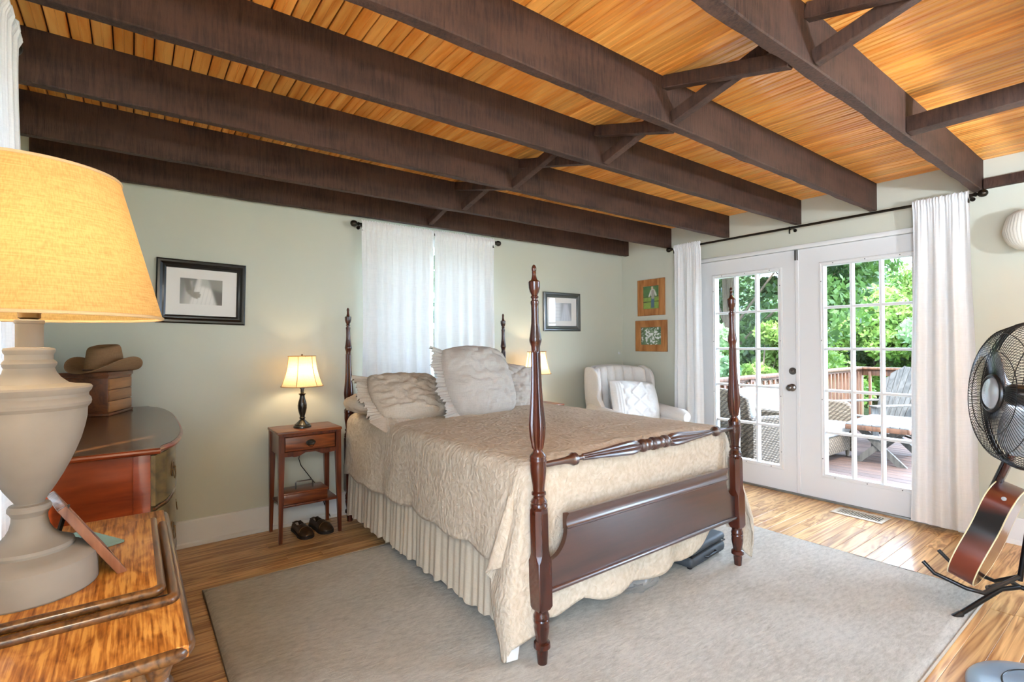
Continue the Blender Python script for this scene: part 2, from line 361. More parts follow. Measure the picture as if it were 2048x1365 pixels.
# ------------------------------------------------------------------ room shell
def wall_x(name, x0, x1, y0, y1, holes, mat=M_wall, z1=2.7):
    """wall in the y-z plane with rectangular holes (ya, yb, za, zb), sorted by ya"""
    b = BM(); y = y0
    for ya, yb, za, zb in holes:
        b.box(x0, x1, y, ya, -.12, z1)
        if za > 0: b.box(x0, x1, ya, yb, -.12, za)
        b.box(x0, x1, ya, yb, zb, z1); y = yb
    b.box(x0, x1, y, y1, -.12, z1)
    return struct(name, b, mat, ang=0)
def wall_y(name, y0, y1, x0, x1, holes, mat=M_wall, z1=2.7):
    b = BM(); x = x0
    for xa, xb, za, zb in holes:
        b.box(x, xa, y0, y1, -.12, z1)
        if za > 0: b.box(xa, xb, y0, y1, -.12, za)
        b.box(xa, xb, y0, y1, zb, z1); x = xb
    b.box(x, x1, y0, y1, -.12, z1)
    return struct(name, b, mat, ang=0)
wall_x('wall_right', W, W + .14, YF, D, [(-1.5, -.4, .12, 2.2), (1.025, 2.865, 0, 2.062)])
wall_x('wall_left', XL - .12, XL, YF, D, [(-1.4, .1, .12, 2.24), (1.25, 2.05, .85, 2.06)])
wall_y('wall_back', D, D + .12, XL - .12, W + .14, [(1.52, 2.48, .78, 2.1)])
wall_y('wall_front', YF - .12, YF, XL - .12, W + .14, [])

fl = struct('floor', BM().box(XL, W, YF, D, -.12, -.013).box(XL, W, YF, -.42, -.013, 0).box(W, W + .14, 1.025, 2.865, -.12, -.013), M_floor, ang=0)
bm_ = BM().box(0, 1, -.0410, .0410, -.013, 0, .0012, seg=1); fb_mesh = mesh(bm_, 'floorboard', 30); fb_mesh.materials.append(M_floor)
y = -.42 + .0415; row = 0
while y < D:
    x = XL - random.random() * 1.2
    while x < W:
        L = random.uniform(1.5, 3.4); a = max(x, XL); b = min(x + L, W)
        if b - a > .02:
            o = obj('floorboard', fb_mesh, None, fl); o.location = (a, y, 0); o.scale = (b - a - .0015, 1, 1)
        x += L
    y += .083
ce = struct('ceiling', BM().box(XL - .12, W + .14, YF - .12, D + .12, CEIL + .019, CEIL + .12), M_beam, ang=0)
# boards: a tongue-and-groove plank with eased edges and a centre bead
n = 24; bw = .0645
outl = [(-.0297, .019), (-.0297, .008), (-.0265, .002), (-.0245, 0), (-.0035, 0), (-.002, .0022), (0, .003), (.002, .0022), (.0035, 0), (.0245, 0), (.0265, .002), (.0297, .008), (.0297, .019)]
cb_mesh = mesh(BM().prism(outl, -.7, D, 'y'), 'ceiling_board', 25); cb_mesh.materials.append(M_ceil)
x = XL + bw / 2
while x < W:
    o = obj('ceiling_board', cb_mesh, None, ce); o.location = (x, 0, CEIL); x += bw
def beam(y0, y1, wany, seed):
    N = 90; b = BM(); vs = []; fs = []
    for i in range(N + 1):
        x = XL + (W - XL) * i / N
        w0 = wany * mnoise.noise((x * 2.3, seed, 0)) + wany * .6 * mnoise.noise((x * 9, seed, 5))
        w1 = wany * mnoise.noise((x * 2.0, seed, 9)) * .7
        j = .0015 * mnoise.noise((x * 6, seed, 20))
        ch = .004
        vs += [(x, y0 + j, CEIL), (x, y0 + j, 2.255 + w1 + ch), (x, y0 + j + ch, 2.255 + w1), (x, y1 + j - ch, 2.255 + w0), (x, y1 + j, 2.255 + w0 + ch), (x, y1 + j, CEIL)]
    for i in range(N):
        for k in range(5): a = i * 6 + k; fs.append((a, a + 1, a + 7, a + 6))
    return obj('beam', b.add(vs, fs), M_beam, ce, 30)
BY = [(3.735, 3.785), (3.174, 3.224), (2.543, 2.593), (1.909, 1.959), (1.376, 1.426), (.786, .837), (.19, .24)]
for i, (a, b) in enumerate(BY): beam(a, b, .004 if i < 4 else (.009 if i == 4 else .012), i * 3.7)
def brace(x, ya, za, yb, zb, w=.042, h=.055):
    d = Vector((0, yb - ya, zb - za)); L = d.length; q = d.normalized()
    Mx = Matrix(((1, 0, 0, x), (0, q.y, -q.z, ya), (0, q.z, q.y, za), (0, 0, 0, 1)))
    obj('brace', BM().box(-w / 2, w / 2, 0, L, -h / 2, h / 2, .003, Mx, 1), M_beam, ce, 30)
for i, (xl, xt) in enumerate([(1.96, 1.90), (1.945, 1.89), (1.93, 1.99), (2.075, 2.015), (1.945, 1.885), (1.945, 1.885)]):
    far, near = BY[i], BY[i + 1]
    brace(xl, far[0], 2.286, near[1], 2.428); brace(xt, far[0], 2.428, near[1], 2.286)
obj('nailer', BM().box(2.915, 2.995, .245, .784, 2.262, 2.335, .003), M_beam, ce, 30)
obj('nailer', BM().box(W - .045, W, YF, .78, 2.262, 2.325, .003), M_beam, ce, 30)

# baseboards
def bboard(name, x0, x1, y0, y1, out, axis):
    b = BM()
    if axis == 'y':   # runs along x, projects to -y
        b.prism([(y0, 0), (y0, .022), (y0 + .006, .03), (y0 + .006, .16), (y0 + .01, .168), (y1, .168), (y1, 0)], x0, x1, 'x')
    else:
        b.prism([(x0, 0), (x0, .022), (x0 + .006 * out, .03), (x0 + .006 * out, .16), (x0 + .01 * out, .168), (x1, .168), (x1, 0)], y0, y1, 'y')
    struct(name, b, M_white, ang=20)
bboard('baseboard_back', XL, W, D - .024, D, 1, 'y')
bboard('baseboard_right', W - .024, W, YF, .93, 1, 'x')
bboard('baseboard_right', W - .024, W, 2.95, D, 1, 'x')
bboard('baseboard_left', XL + .024, XL, YF, D, -1, 'x')

# ------------------------------------------------------------------ french doors
def french_door(name, y0, y1, ga, gb, knob_y):
    X0, X1 = W + .004, W + .049; z0, z1 = .22, 1.888
    b = BM().box(X0, X1, y0, ga, .016, 2.048).box(X0, X1, gb, y1, .016, 2.048).box(X0, X1, ga, gb, .016, z0).box(X0, X1, ga, gb, z1, 2.048)
    d = struct(name, b, M_door, ang=0)
    e = .034
    fr = BM()
    def mould(side):   # mitred moulding around the glass, proud of the leaf
        sgn = -1 if side == 0 else 1; xf = X0 if side == 0 else X1
        prof = [(0, 0), (.004, .010), (.014, .013), (.022, .009), (e, .011), (e, -.006)]
        pts = []
        for cy, cz, sy, sz in ((ga - e, z0 - e, 1, 1), (gb + e, z0 - e, -1, 1), (gb + e, z1 + e, -1, -1), (ga - e, z1 + e, 1, -1)):
            pts.append([(xf + sgn * h, cy + sy * w, cz + sz * w) for w, h in prof])
        k = len(prof)
        fr.add([p for c in pts for p in c], [(i * k + j, ((i + 1) % 4) * k + j, ((i + 1) % 4) * k + j + 1, i * k + j + 1) for i in range(4) for j in range(k - 1)])
    mould(0); mould(1)
    go = obj('glazing_frame', fr, M_white, d, 25)
    for q in range(4):
        for yy in (ga - .017, gb + .017):
            obj('screw', BM().ball((X0 - .0125, yy, z0 + .12 + q * .475), .0045, 8, (.5, 1, 1)), M_chrome, go)
    for q in range(3):
        for zz in (z0 - .017, z1 + .017):
            obj('screw', BM().ball((X0 - .0125, ga + .07 + q * (gb - ga - .14) / 2, zz), .0045, 8, (.5, 1, 1)), M_chrome, go)
    cw = (gb - ga) / 3; rh = (z1 - z0) / 5
    for i in (1, 2): obj('muntin', BM().box(X0 - .004, X1 + .004, ga + i * cw - .0105, ga + i * cw + .0105, z0, z1, .004, seg=1), M_white, d, 30)
    for j in range(1, 5): obj('muntin', BM().box(X0 - .003, X1 + .003, ga, gb, z0 + j * rh - .0105, z0 + j * rh + .0105, .004, seg=1), M_white, d, 30)
    pm = mesh(BM().box(-.002, .002, 0, cw, 0, rh), 'pane', 0); pm.materials.append(M_glass)
    for i in range(3):
        for j in range(5):
            obj('pane', pm, None, d, loc=((X0 + X1) / 2, ga + i * cw, z0 + j * rh))
    return d
d1 = french_door('door_1', 1.946, 2.862, 2.104, 2.690, 1.99); d1['label'] = 'white french door leaf with knob and deadbolt, nearer the armchair'
d2 = french_door('door_2', 1.028, 1.942, 1.168, 1.746, 0); d2['label'] = 'white french door leaf beside the long right curtain'
AX = Matrix.Rotation(-PI / 2, 4, 'Y')      # lathe z axis -> -x (into the room)
obj('deadbolt', BM().lathe([(.030, 0), (.030, .006), (.027, .011), (.014, .012), (.014, .020), (.010, .024), (.001, .024)], 28, TR(W + .004, 1.992, 1.034) @ AX), M_chrome, d1)
kb = obj('door_knob', BM().lathe([(.032, 0), (.032, .005), (.026, .010), (.012, .014), (.011, .028), (.018, .034), (.027, .046), (.028, .056), (.022, .066), (.012, .070), (.011, .066), (.001, .066)], 28, TR(W + .004, 1.998, .896) @ AX), M_chrome, d1)
obj('astragal', BM().box(W - .010, W + .004, 1.934, 1.962, .018, 2.045, .004, seg=1), M_door, d1, 30)
obj('flush_bolt', BM().box(W - .016, W - .008, 1.936, 1.944, 1.96, 2.045, .001, seg=1).box(W - .016, W - .008, 1.95, 1.962, 1.96, 2.045, .001, seg=1), M_chrome, d1, 30)
struct('trim_1', BM().box(W - .014, W + .14, .965, 2.925, 2.052, 2.086, .003).box(W - .014, W + .004, .965, 1.027, 0, 2.086, .003).box(W - .014, W + .004, 2.863, 2.925, 0, 2.086, .003), M_white, ang=30, label='white casing around the french doors')
struct('trim_2', BM().box(W - .012, W + .14, 1.02, 2.87, -.012, .014, .004), plain('aluminium_threshold', (150, 150, 146), .35, .5, .8), ang=30, label='grey metal threshold under the french doors')

def window(name, axis, plane, a0, a1, z0, z1, cols, rows, t=.09, label=None):
    def bx(b, aa, ab, da, db, za, zb, bev=.003):
        if axis == 'y': b.box(aa, ab, min(da, db), max(da, db), za, zb, bev, seg=1)
        else: b.box(min(da, db), max(da, db), aa, ab, za, zb, bev, seg=1)
    f = BM(); s = .045; sgn = 1 if plane > 0 else -1
    p0, p1 = plane + sgn * .03, plane + sgn * .08
    bx(f, a0, a1, p0, p1, z0, z0 + s); bx(f, a0, a1, p0, p1, z1 - s, z1); bx(f, a0, a0 + s, p0, p1, z0, z1); bx(f, a1 - s, a1, p0, p1, z0, z1)
    w = struct(name, f, M_white, ang=30, label=label)
    cs = BM(); c = .07; q0, q1 = plane - sgn * .016, plane
    bx(cs, a0 - c, a1 + c, q0, q1, z1, z1 + c); bx(cs, a0 - c, a0, q0, q1, z0, z1); bx(cs, a1, a1 + c, q0, q1, z0, z1); bx(cs, a0 - c, a1 + c, plane - sgn * .04, q1, z0 - .03, z0)
    obj('window_casing', cs, M_white, w, 30)
    cw = (a1 - a0 - 2 * s) / cols; rh = (z1 - z0 - 2 * s) / rows
    for i in range(1, cols): m = BM(); bx(m, a0 + s + i * cw - .009, a0 + s + i * cw + .009, p0, p1, z0 + s, z1 - s); obj('muntin', m, M_white, w, 30)
    for j in range(1, rows):
        h = .022 if j == rows // 2 else .009
        m = BM(); bx(m, a0 + s, a1 - s, p0, p1, z0 + s + j * rh - h, z0 + s + j * rh + h); obj('muntin', m, M_white, w, 30)
    pc = (p0 + p1) / 2
    for i in range(cols):
        for j in range(rows):
            m = BM(); bx(m, a0 + s + i * cw, a0 + s + (i + 1) * cw, pc - .002, pc + .002, z0 + s + j * rh, z0 + s + (j + 1) * rh, 0); obj('pane', m, M_glass, w, 0)
    return w
window('window_1', 'y', D, 1.52, 2.48, .78, 2.1, 2, 2, label='white sash window behind the curtains over the bed')
window('window_2', 'x', XL, 1.25, 2.05, .85, 2.06, 2, 2, label='white sash window behind the curtain at the left edge')
window('window_4', 'x', XL, -1.4, .1, .12, 2.24, 2, 1)
window('window_3', 'x', W, -1.5, -.4, .12, 2.2, 1, 2)

# ------------------------------------------------------------------ curtains and rods
def rod(name, label, p0, p1, wall_off, brk, fin=.024, r=.010):
    """p0, p1 rod ends; wall_off: vector to the wall"""
    p0, p1, wo = Vector(p0), Vector(p1), Vector(wall_off)
    t = thing(name, label, 'curtain rod', p0); d = (p1 - p0); L = d.length; u = d.normalized()
    obj('rod', BM().tube([(0, 0, 0), d], r, 12), M_bronze, t)
    for e, s in ((Vector((0, 0, 0)), -1), (d, 1)):
        q = (u * s).to_track_quat('Z', 'Y').to_matrix().to_4x4(); q.translation = e
        obj('finial', BM().lathe([(r, -.01), (.014, 0), (.016, .006), (.009, .010), (.011, .014), (.020, .020), (fin, .032), (fin, .042), (.020, .054), (.011, .062), (.001, .064)], 20, q), M_bronze, t)
    for k in brk:
        c = d * k
        b = BM().tube([c, c + wo * .97], .006, 8).tube([c + Vector((0, 0, -.014)), c + wo * .15 + Vector((0, 0, -.006))], .006, 8)
        q = wo.to_track_quat('Z', 'Y').to_matrix().to_4x4(); q.translation = c + wo * .955 + Vector((0, 0, -.01))
        b.lathe([(.014, 0), (.014, wo.length * .045)], 12, q)
        b.box(-.008, .008, -.004, .004, -.05, .008, .002, TR(*(c - wo.normalized() * .013)))
        obj('bracket', b, M_bronze, t)
    return t
rod('curtain_rod', 'dark metal curtain rod with ball finials above the bed window', (1.372, D - .085, 2.196), (2.628, D - .085, 2.196), (0, .085, 0), (.02, .98))
rod('curtain_rod', 'long dark metal curtain rod over the french doors', (W - .09, .812, 2.222), (W - .09, 3.105, 2.222), (.09, 0, 0), (.012, .5, .985))
rod('curtain_rod', 'curtain rod with shiny ball finial at the upper left edge', (-.30, 1.1, 2.222), (-.30, 2.165, 2.222), (XL + .30, 0, 0), (.02, .97))
def curtain(name, label, p0, p1, nrm, ztop, zbot, folds, seed, amp=.02, flare=0., head=.03, grp=None):
    """gathered panel hung between p0 and p1 (2-D points on the rod line)"""
    p0, p1, nrm = Vector((*p0, 0)), Vector((*p1, 0)), Vector((*nrm, 0)); d = p1 - p0; L = d.length; u = d / L
    rr = random.Random(seed); ph = [rr.uniform(0, 6.28) for _ in range(6)]
    def fn(s, t):
        z = ztop + head - (ztop + head - zbot) * t
        below = ztop - z
        c = .5 + (s - .5) * (1 + flare * max(0, below) / (ztop - zbot))
        g = max(0, min(1, (below - .03) / .5))
        big = math.sin(2 * PI * folds * s + ph[0] + .5 * math.sin(2 * PI * s * 2 + ph[1])) * (.25 + .75 * g)
        sm = math.sin(2 * PI * folds * 2.7 * s + ph[2] + 1.5 * t) * .22 * (1 - .6 * g)
        tiny = math.sin(2 * PI * folds * 5.3 * s + ph[3]) * .45 * math.exp(-max(0, below) * 9)
        o = amp * (big + sm + tiny)
        if -.012 < below < .02: o = o * .5
        rodgap = .014 if abs(below) > .022 else .027
        ed = .004 * math.sin(t * 9 + ph[4]) * (1 if s < .5 else -1) * abs(2 * s - 1)
        zz = z + (.006 * math.sin(2 * PI * folds * 5.3 * s + ph[5]) if t < .02 else 0) + (.006 * math.sin(2 * PI * folds * s + ph[0]) if t > .98 else 0)
        p = p0 + u * (L * c + ed) + nrm * (o + rodgap)
        return (p.x, p.y, zz)
    n = int(folds * 26)
    o = obj(name, BM().grid(fn, n, 70), M_curtain, None, 180)
    hem = BM()
    return tag(o, label, 'curtain', grp)
g1 = 'white linen curtains'
curtain('curtain', 'left white curtain panel over the bed window', (1.39, D - .085), (1.996, D - .085), (0, -1), 2.196, .45, 5.5, 3, .015, .03, grp=g1)
curtain('curtain', 'right white curtain panel over the bed window, nearer the small lamp', (1.998, D - .085), (2.61, D - .085), (0, -1), 2.196, .45, 5.5, 4, .014, .02, grp=g1)
curtain('curtain', 'narrow white curtain panel between the armchair and the french doors', (W - .09, 3.07), (W - .09, 2.78), (-1, 0), 2.222, .03, 3.2, 5, .020, .10, grp=g1)
curtain('curtain', 'long white curtain panel right of the french doors behind the fan', (W - .09, 1.135), (W - .09, .835), (-1, 0), 2.222, .03, 3.4, 6, .022, .26, grp=g1)
curtain('curtain', 'white curtain panel at the left edge behind the large lamp', (-.30, 1.78), (-.30, 2.14), (1, 0), 2.222, .20, 5, 8, .022, .05, grp=g1)
curtain('curtain', 'white curtain panel behind the large lamp, nearer the viewer', (-.30, 1.13), (-.30, 1.76), (1, 0), 2.222, .82, 6, 9, .02, .03, grp=g1)
# ------------------------------------------------------------------ rug
def rug():
    x0, x1, y0, y1 = .288, 3.436, .606, 3.072
    b = BM(); N = 130; Mm = 104
    def fn(u, v):
        x = x0 + (x1 - x0) * u; y = y0 + (y1 - y0) * v
        e = min(x - x0, x1 - x, y - y0, y1 - y)
        z = .018 * min(1, (e / .018)) ** .5 if e < .018 else .018
        z += .0025 * mnoise.noise((x * 9, y * 9, 0)) + .002 * mnoise.noise((x * 26, y * 26, 3)) if e > .01 else 0
        wob = .004 * mnoise.noise((x * 3, y * 3, 7)) if e < 1e-6 else 0
        return (x + wob, y + wob, max(.001, z))
    b.grid(fn, N, Mm)
    o = obj('area_rug', b, M_rug, None, 180); tag(o, 'large pale greige plush rug under the bed', 'rug')
    obj('binding', BM().tube([(x0, y0, .007), (x1, y0, .007), (x1, y1, .007), (x0, y1, .007)], .0065, 8, True), plain('rug_binding', (176, 166, 150), .9), o)
rug()

# ------------------------------------------------------------------ four-poster bed
def zp(y): return (1331 - y) / 507.6
POST_TOP = [(.0008, 532), (.006, 534), (.0095, 539), (.0095, 543), (.0075, 546), (.0085, 547), (.0080, 552), (.0098, 558), (.0127, 563), (.0200, 565), (.0231, 567), (.0231, 570), (.0222, 579), (.0180, 587), (.0120, 593), (.0116, 594), (.0155, 596), (.0160, 598), (.0118, 600), (.0118, 603), (.0160, 605), (.0168, 609), (.0155, 612), (.0148, 614), (.0146, 632), (.0158, 650), (.0200, 667), (.0232, 677), (.0240, 679), (.0248, 682), (.0240, 685), (.0232, 687), (.0210, 690), (.0178, 696), (.0172, 705), (.0190, 706.5),
            (.0192, 715), (.0196, 735), (.0204, 755), (.0225, 780), (.0262, 810), (.0310, 836), (.0332, 852), (.0330, 860), (.0305, 876), (.0250, 893), (.0226, 899), (.0188, 901), (.0185, 903), (.0230, 908), (.0322, 914), (.0334, 917), (.0322, 920), (.0336, 922), (.0334, 925), (.0318, 927), (.0322, 932), (.0318, 946), (.0285, 960), (.0246, 973), (.0232, 984), (.0285, 987), (.0290, 991), (.0245, 994), (.0240, 998), (.0300, 1003), (.0330, 1006), (.0310, 1009), (.0340, 1012), (.0335, 1016), (.02, 1017)]
POST_FOOT = [(.02, 1220), (.027, 1222), (.0270, 1228), (.0318, 1233), (.0318, 1238), (.029, 1240), (.0318, 1243), (.0318, 1246), (.0295, 1249), (.0312, 1256), (.0290, 1266), (.0240, 1279), (.0230, 1285), (.0320, 1288), (.0336, 1293), (.0336, 1297), (.0230, 1302), (.0232, 1308), (.0190, 1332)]
def dens(prof, flz):
    out = []
    for (r, y), (r2, y2) in zip(prof, prof[1:]):
        out.append((r, zp(y)))
        if abs(y2 - y) > 8:
            for k in range(1, 3): t = k / 3; out.append((r + (r2 - r) * t, zp(y + (y2 - y) * t)))
    out.append((prof[-1][0], zp(prof[-1][1]))); return out
def bed_post():
    b = BM()
    b.lathe(dens(POST_TOP, 0), 72, None, (zp(899.5), zp(706), 12, .20))
    b.lathe(dens(POST_FOOT, 0), 40)
    s = .0335
    def octo(z, c, h=s):   # square with chamfered corners
        return [(h, h - c, z), (h - c, h, z), (-h + c, h, z), (-h, h - c, z), (-h, -h + c, z), (-h + c, -h, z), (h - c, -h, z), (h, -h + c, z)]
    lev = [octo(zp(1016), .014, .026), octo(zp(1021), .017, .0325), octo(zp(1030), .0175), octo(zp(1108), .0175), octo(zp(1118), .010), octo(zp(1124), .003), octo(zp(1214), .003), octo(zp(1221), .008, .029)]
    vs = [p for l in lev for p in l]; fs = [(i * 8 + k, i * 8 + (k + 1) % 8, (i + 1) * 8 + (k + 1) % 8, (i + 1) * 8 + k) for i in range(len(lev) - 1) for k in range(8)]
    fs += [tuple(range(8)), tuple(range((len(lev) - 1) * 8, len(lev) * 8))]
    b.add(vs, fs); return mesh(b, 'bed_post', 32)
FN, FF, HN, HF = (1.292, 1.538), (2.742, 1.538), (1.262, 3.665), (2.655, 3.665)
bed = thing('four_poster_bed', 'dark mahogany four-poster bed with turned fluted posts', 'bed', (2.0, 2.6, .0))
pm = bed_post(); pm.materials.append(M_mah)
for (x, y), lean in ((FN, -.0185), (FF, -.029), (HN, -.004), (HF, -.004)):
    o = obj('bed_post', pm, None, bed); o.location = (x - 2.0, y - 2.6, .016 if y < 3 else 0); o.rotation_euler = (0, lean, 0)
    if y > 3: o.scale = (1, 1, .985)
def B(b): return [(v[0] - 2.0, v[1] - 2.6, v[2]) for v in b.v]
def bedpart(name, b, mat, ang=38, parent=bed): b.v = B(b); return obj(name, b, mat, parent, ang)
# blanket rail
half = [(0, .031), (.012, .031), (.018, .020), (.026, .024), (.045, .0275), (.062, .024), (.07, .019), (.076, .030), (.090, .031), (.097, .028), (.103, .018), (.112, .018), (.116, .0225), (.135, .029), (.165, .0332), (.20, .0322), (.26, .0275), (.33, .022), (.40, .0178), (.47, .0150), (.474, .0125), (.476, .0105), (.500, .0105), (.508, .018), (.516, .0265), (.532, .0272), (.538, .0225), (.552, .0180), (.575, .0140), (.62, .0125), (.70, .0118)]
L = (FF[0] - FN[0]) / 2 - .02; sc = L / .70
prof = [(r, -t * sc) for t, r in reversed(half)] + [(r, t * sc) for t, r in half[1:]]
b = BM(); cx = (FN[0] + FF[0]) / 2 - .019
Rm = TR(cx, FN[1], .797) @ RY(PI / 2)
vs_prof = prof
seg = 60; vs = []; fs = []
for r, z in vs_prof:
    fl = .112 * sc < abs(z) < .472 * sc
    for k in range(seg):
        a = 2 * PI * k / seg; rr = r * (1 - .2 * (.5 - .5 * math.cos(12 * a)) ** .6) if fl else r
        vs.append((rr * math.cos(a), rr * math.sin(a), z))
for i in range(len(vs_prof) - 1):
    for k in range(seg): fs.append((i * seg + k, i * seg + (k + 1) % seg, (i + 1) * seg + (k + 1) % seg, (i + 1) * seg + k))
b.add(vs, fs, Rm); bedpart('blanket_rail', b, M_mahx, 32)
# footboard: panel with quarter-round cut-outs, rolled top, beads
y0 = FN[1]; xa, xb = FN[0] + .03, FF[0] - .03
out = [(xa, .292), (xb, .292), (xb, .412)]
for k in range(9): a = k / 8 * PI / 2; out.append((xb - .105 + .105 * math.cos(a) * 1 if False else xb - .10 * math.sin(a), .412 + .11 * (1 - math.cos(a))))
for k in range(9): a = (8 - k) / 8 * PI / 2; out.append((xa + .10 * math.sin(a), .412 + .11 * (1 - math.cos(a))))
fbp = bedpart('footboard', BM().prism(out, y0 - .010, y0 + .012, 'y'), M_mahx, 30)
roll = [(.012, .518), (-.012, .518), (-.017, .523), (-.017, .529), (-.013, .533), (-.010, .540), (-.010, .556), (-.015, .572), (-.024, .584), (-.026, .589), (-.018, .590), (.012, .580)]
bedpart('rolled_cap', BM().prism([(y0 + q, z) for q, z in roll], xa + .095, xb - .095, 'x'), M_mahx, 30, fbp)
bedpart('lower_bead', BM().tube([(xa - .005, y0 - .012, .296), (xb + .005, y0 - .012, .296)], .011, 12), M_mahx, 60, fbp)
for x, xh in ((FN[0], HN[0]), (FF[0], HF[0])):
    bb = BM(); bb.add([(x - .014, FN[1] + .03, .30), (x + .014, FN[1] + .03, .30), (xh + .014, HN[1] - .03, .30), (xh - .014, HN[1] - .03, .30), (x - .014, FN[1] + .03, .42), (x + .014, FN[1] + .03, .42), (xh + .014, HN[1] - .03, .42), (xh - .014, HN[1] - .03, .42)], [(0, 1, 2, 3), (4, 7, 6, 5), (0, 4, 5, 1), (1, 5, 6, 2), (2, 6, 7, 3), (3, 7, 4, 0)])
    bedpart('side_rail', bb, M_mahx, 30)
hbt = [(HN[0] + .02, .45), (HF[0] - .02, .45), (HF[0] - .02, .86)]
for k in range(21): u = k / 20; x = HF[0] - .02 + (HN[0] - HF[0] + .04) * u; hbt.append((x, .86 + .12 * math.sin(PI * u) ** 1.5))
bedpart('headboard', BM().prism(hbt, HN[1] - .011, HN[1] + .011, 'y'), M_mahx, 30)

# mattress and box spring under the quilt
XA, XB = 1.318, 2.70
m = obj('mattress', BM().box(XA, XB - .02, 1.645, 3.60, .50, .765, .05, seg=4), M_matte, None, 60); tag(m, 'full size mattress hidden beneath the quilt', 'mattress')
m = obj('box_spring', BM().box(XA + .02, XB - .05, 1.66, 3.60, .27, .495, .02), M_matte, None, 60); tag(m, 'box spring under the mattress on the bed rails', 'box spring')

# ------------------------------------------------------------------ quilt
ZT = .797; RQ = .07; YQ = 1.588
def fillet(d):
    q = RQ * PI / 2
    if d < q: a = d / RQ; return RQ * math.sin(a), RQ * (1 - math.cos(a))
    return RQ, RQ + d - q
def xl_(y): return 1.243 - .035 * min(1, max(0, (y - 1.6) / 2.0))
def xr_(y): return 2.772 - .06 * min(1, max(0, (y - 1.6) / 2.0))
WQ, LQ = 1.38, 1.90
def quilt_point(a, bq):
    """a across: <0 left drop, 0..WQ top, >WQ right drop;  bq along: <0 foot drop, 0..LQ top"""
    left = a < WQ / 2
    ex = -a if a < 0 else (a - WQ if a > WQ else 0); ey = -bq if bq < 0 else 0
    y = YQ + RQ + max(0, bq)
    xl, xr = xl_(y) + RQ, xr_(y) - RQ
    x = xl + (xr - xl) * min(1, max(0, a / WQ))
    d = math.hypot(ex, ey)
    wr = .006 * mnoise.noise((a * 6, bq * 6, 0)) + .003 * mnoise.noise((a * 17, bq * 17, 4))
    if d == 0:
        crown = .012 * math.sin(PI * min(1, max(0, a / WQ)))
        return (x, y, ZT + crown + wr - .02 * max(0, (bq - 1.5)))
    h, dz = fillet(d); z = ZT - dz
    phi = math.degrees(math.atan2(ey, ex)); s = -1 if left else 1
    dx, dy = math.cos(math.radians(phi)), math.sin(math.radians(phi))
    g = max(0, min(1, (d - .08) / .5))
    if ex > 0 and ey > 0:
        pk = math.sin(PI * min(1, phi / 78.)) if phi < 78 else 0
        fx = (.115 if left else .14) * pk * g; fy = (.03 - .17 * (math.sin(PI * min(1, phi / 62.)) ** 1.2 if phi < 62 else 0) if left else .085 * pk) * g
        fold = .042 * math.sin(phi / 78. * PI * 3.2) * g if phi < 78 else 0
        x += s * (h * dx + fx + fold * .8); y -= h * dy + fy - fold * .25
        if phi > 60:     # cloth slips inside the post towards the footboard
            k = (phi - 60) / 30; x += -s * .0 * k
    elif ex > 0:
        if left: x -= .012 * math.exp(-(bq / .3) ** 2) * g
        rip = .010 * math.sin(bq * 13 + 1.3 * math.sin(bq * 5)) * g + .014 * math.sin(bq * 5.1 + (0 if left else 2)) * g
        x += s * (h + .035 * g + rip + wr); y += .006 * math.sin(bq * 21) * g
    else:
        low = max(0, min(1, (d - .45) / .15))
        rip = (.004 + .016 * low) * math.sin(a * 17 + math.sin(a * 7)) * g
        y -= h + rip * .6 - .02 * g + .008 * low
    return (x, y, max(.03, z + wr * .4))
def quilt():
    NU, NV = 210, 210; dl, dr, df = .455, .50, .70
    def warp(t, lo, hi, n0, n1): return lo + (hi - lo) * t
    def fn(u, v):
        # boundary scallops: the sheet coordinate is stretched near the hem
        a = -dl + (WQ + dl + dr) * u; bq = LQ - (LQ + df) * v
        if a < 0: a *= 1 + .05 * (abs(math.sin(bq * PI / .30)) - .5) * (-a / dl) ** 3 - .0 * bq
        if a > WQ: a = WQ + (a - WQ) * (1 + .05 * (abs(math.sin(bq * PI / .30)) - .5) * ((a - WQ) / dr) ** 3)
        if bq < 0:
            k = (-bq / df); mid = 1 - min(1, abs(a - WQ / 2) / (WQ / 2)) ** 2
            rt_ = max(0, min(1, (a / WQ - .72) / .28)) if a < WQ + .05 else max(0, 1 - (a - WQ - .05) / .3)
            bq *= 1 - .16 * rt_ * k ** 2
            bq *= 1 + k ** 3 * (.05 * (abs(math.sin(a * PI / .32 + .4)) - .6) + .06 * (mid - .6))
        return quilt_point(a, bq)
    b = BM().grid(fn, NU, NV); me = mesh(b, 'quilt', 180)
    uv = me.uv_layers.new(name='UVMap'); n = NU + 1
    co = np.empty(len(me.loops), dtype=np.int32); me.loops.foreach_get('vertex_index', co)
    uu = (co % n) / NU * (WQ + dl + dr); vv = (co // n) / NV * (LQ + df)
    uv.data.foreach_set('uv', np.stack([uu, vv], 1).astype(np.float32).ravel())
    me.materials.append(M_quilt); o = obj('quilt', me, None)
    sd = o.modifiers.new('thick', 'SOLIDIFY'); sd.thickness = .008; sd.offset = -1
    tag(o, 'beige matelasse quilt with scalloped hem draped over the bed', 'quilt')
    tp = Vector(quilt_point(-dl, -df)); tp.z = max(tp.z, .05)
    obj('care_label', BM().box(-.03, .03, -.001, .001, -.028, .028, 0, TR(tp.x + .035, tp.y - .012, tp.z + .012) @ RZ(.1) @ RY(.2)), M_white, o, 0)
quilt()
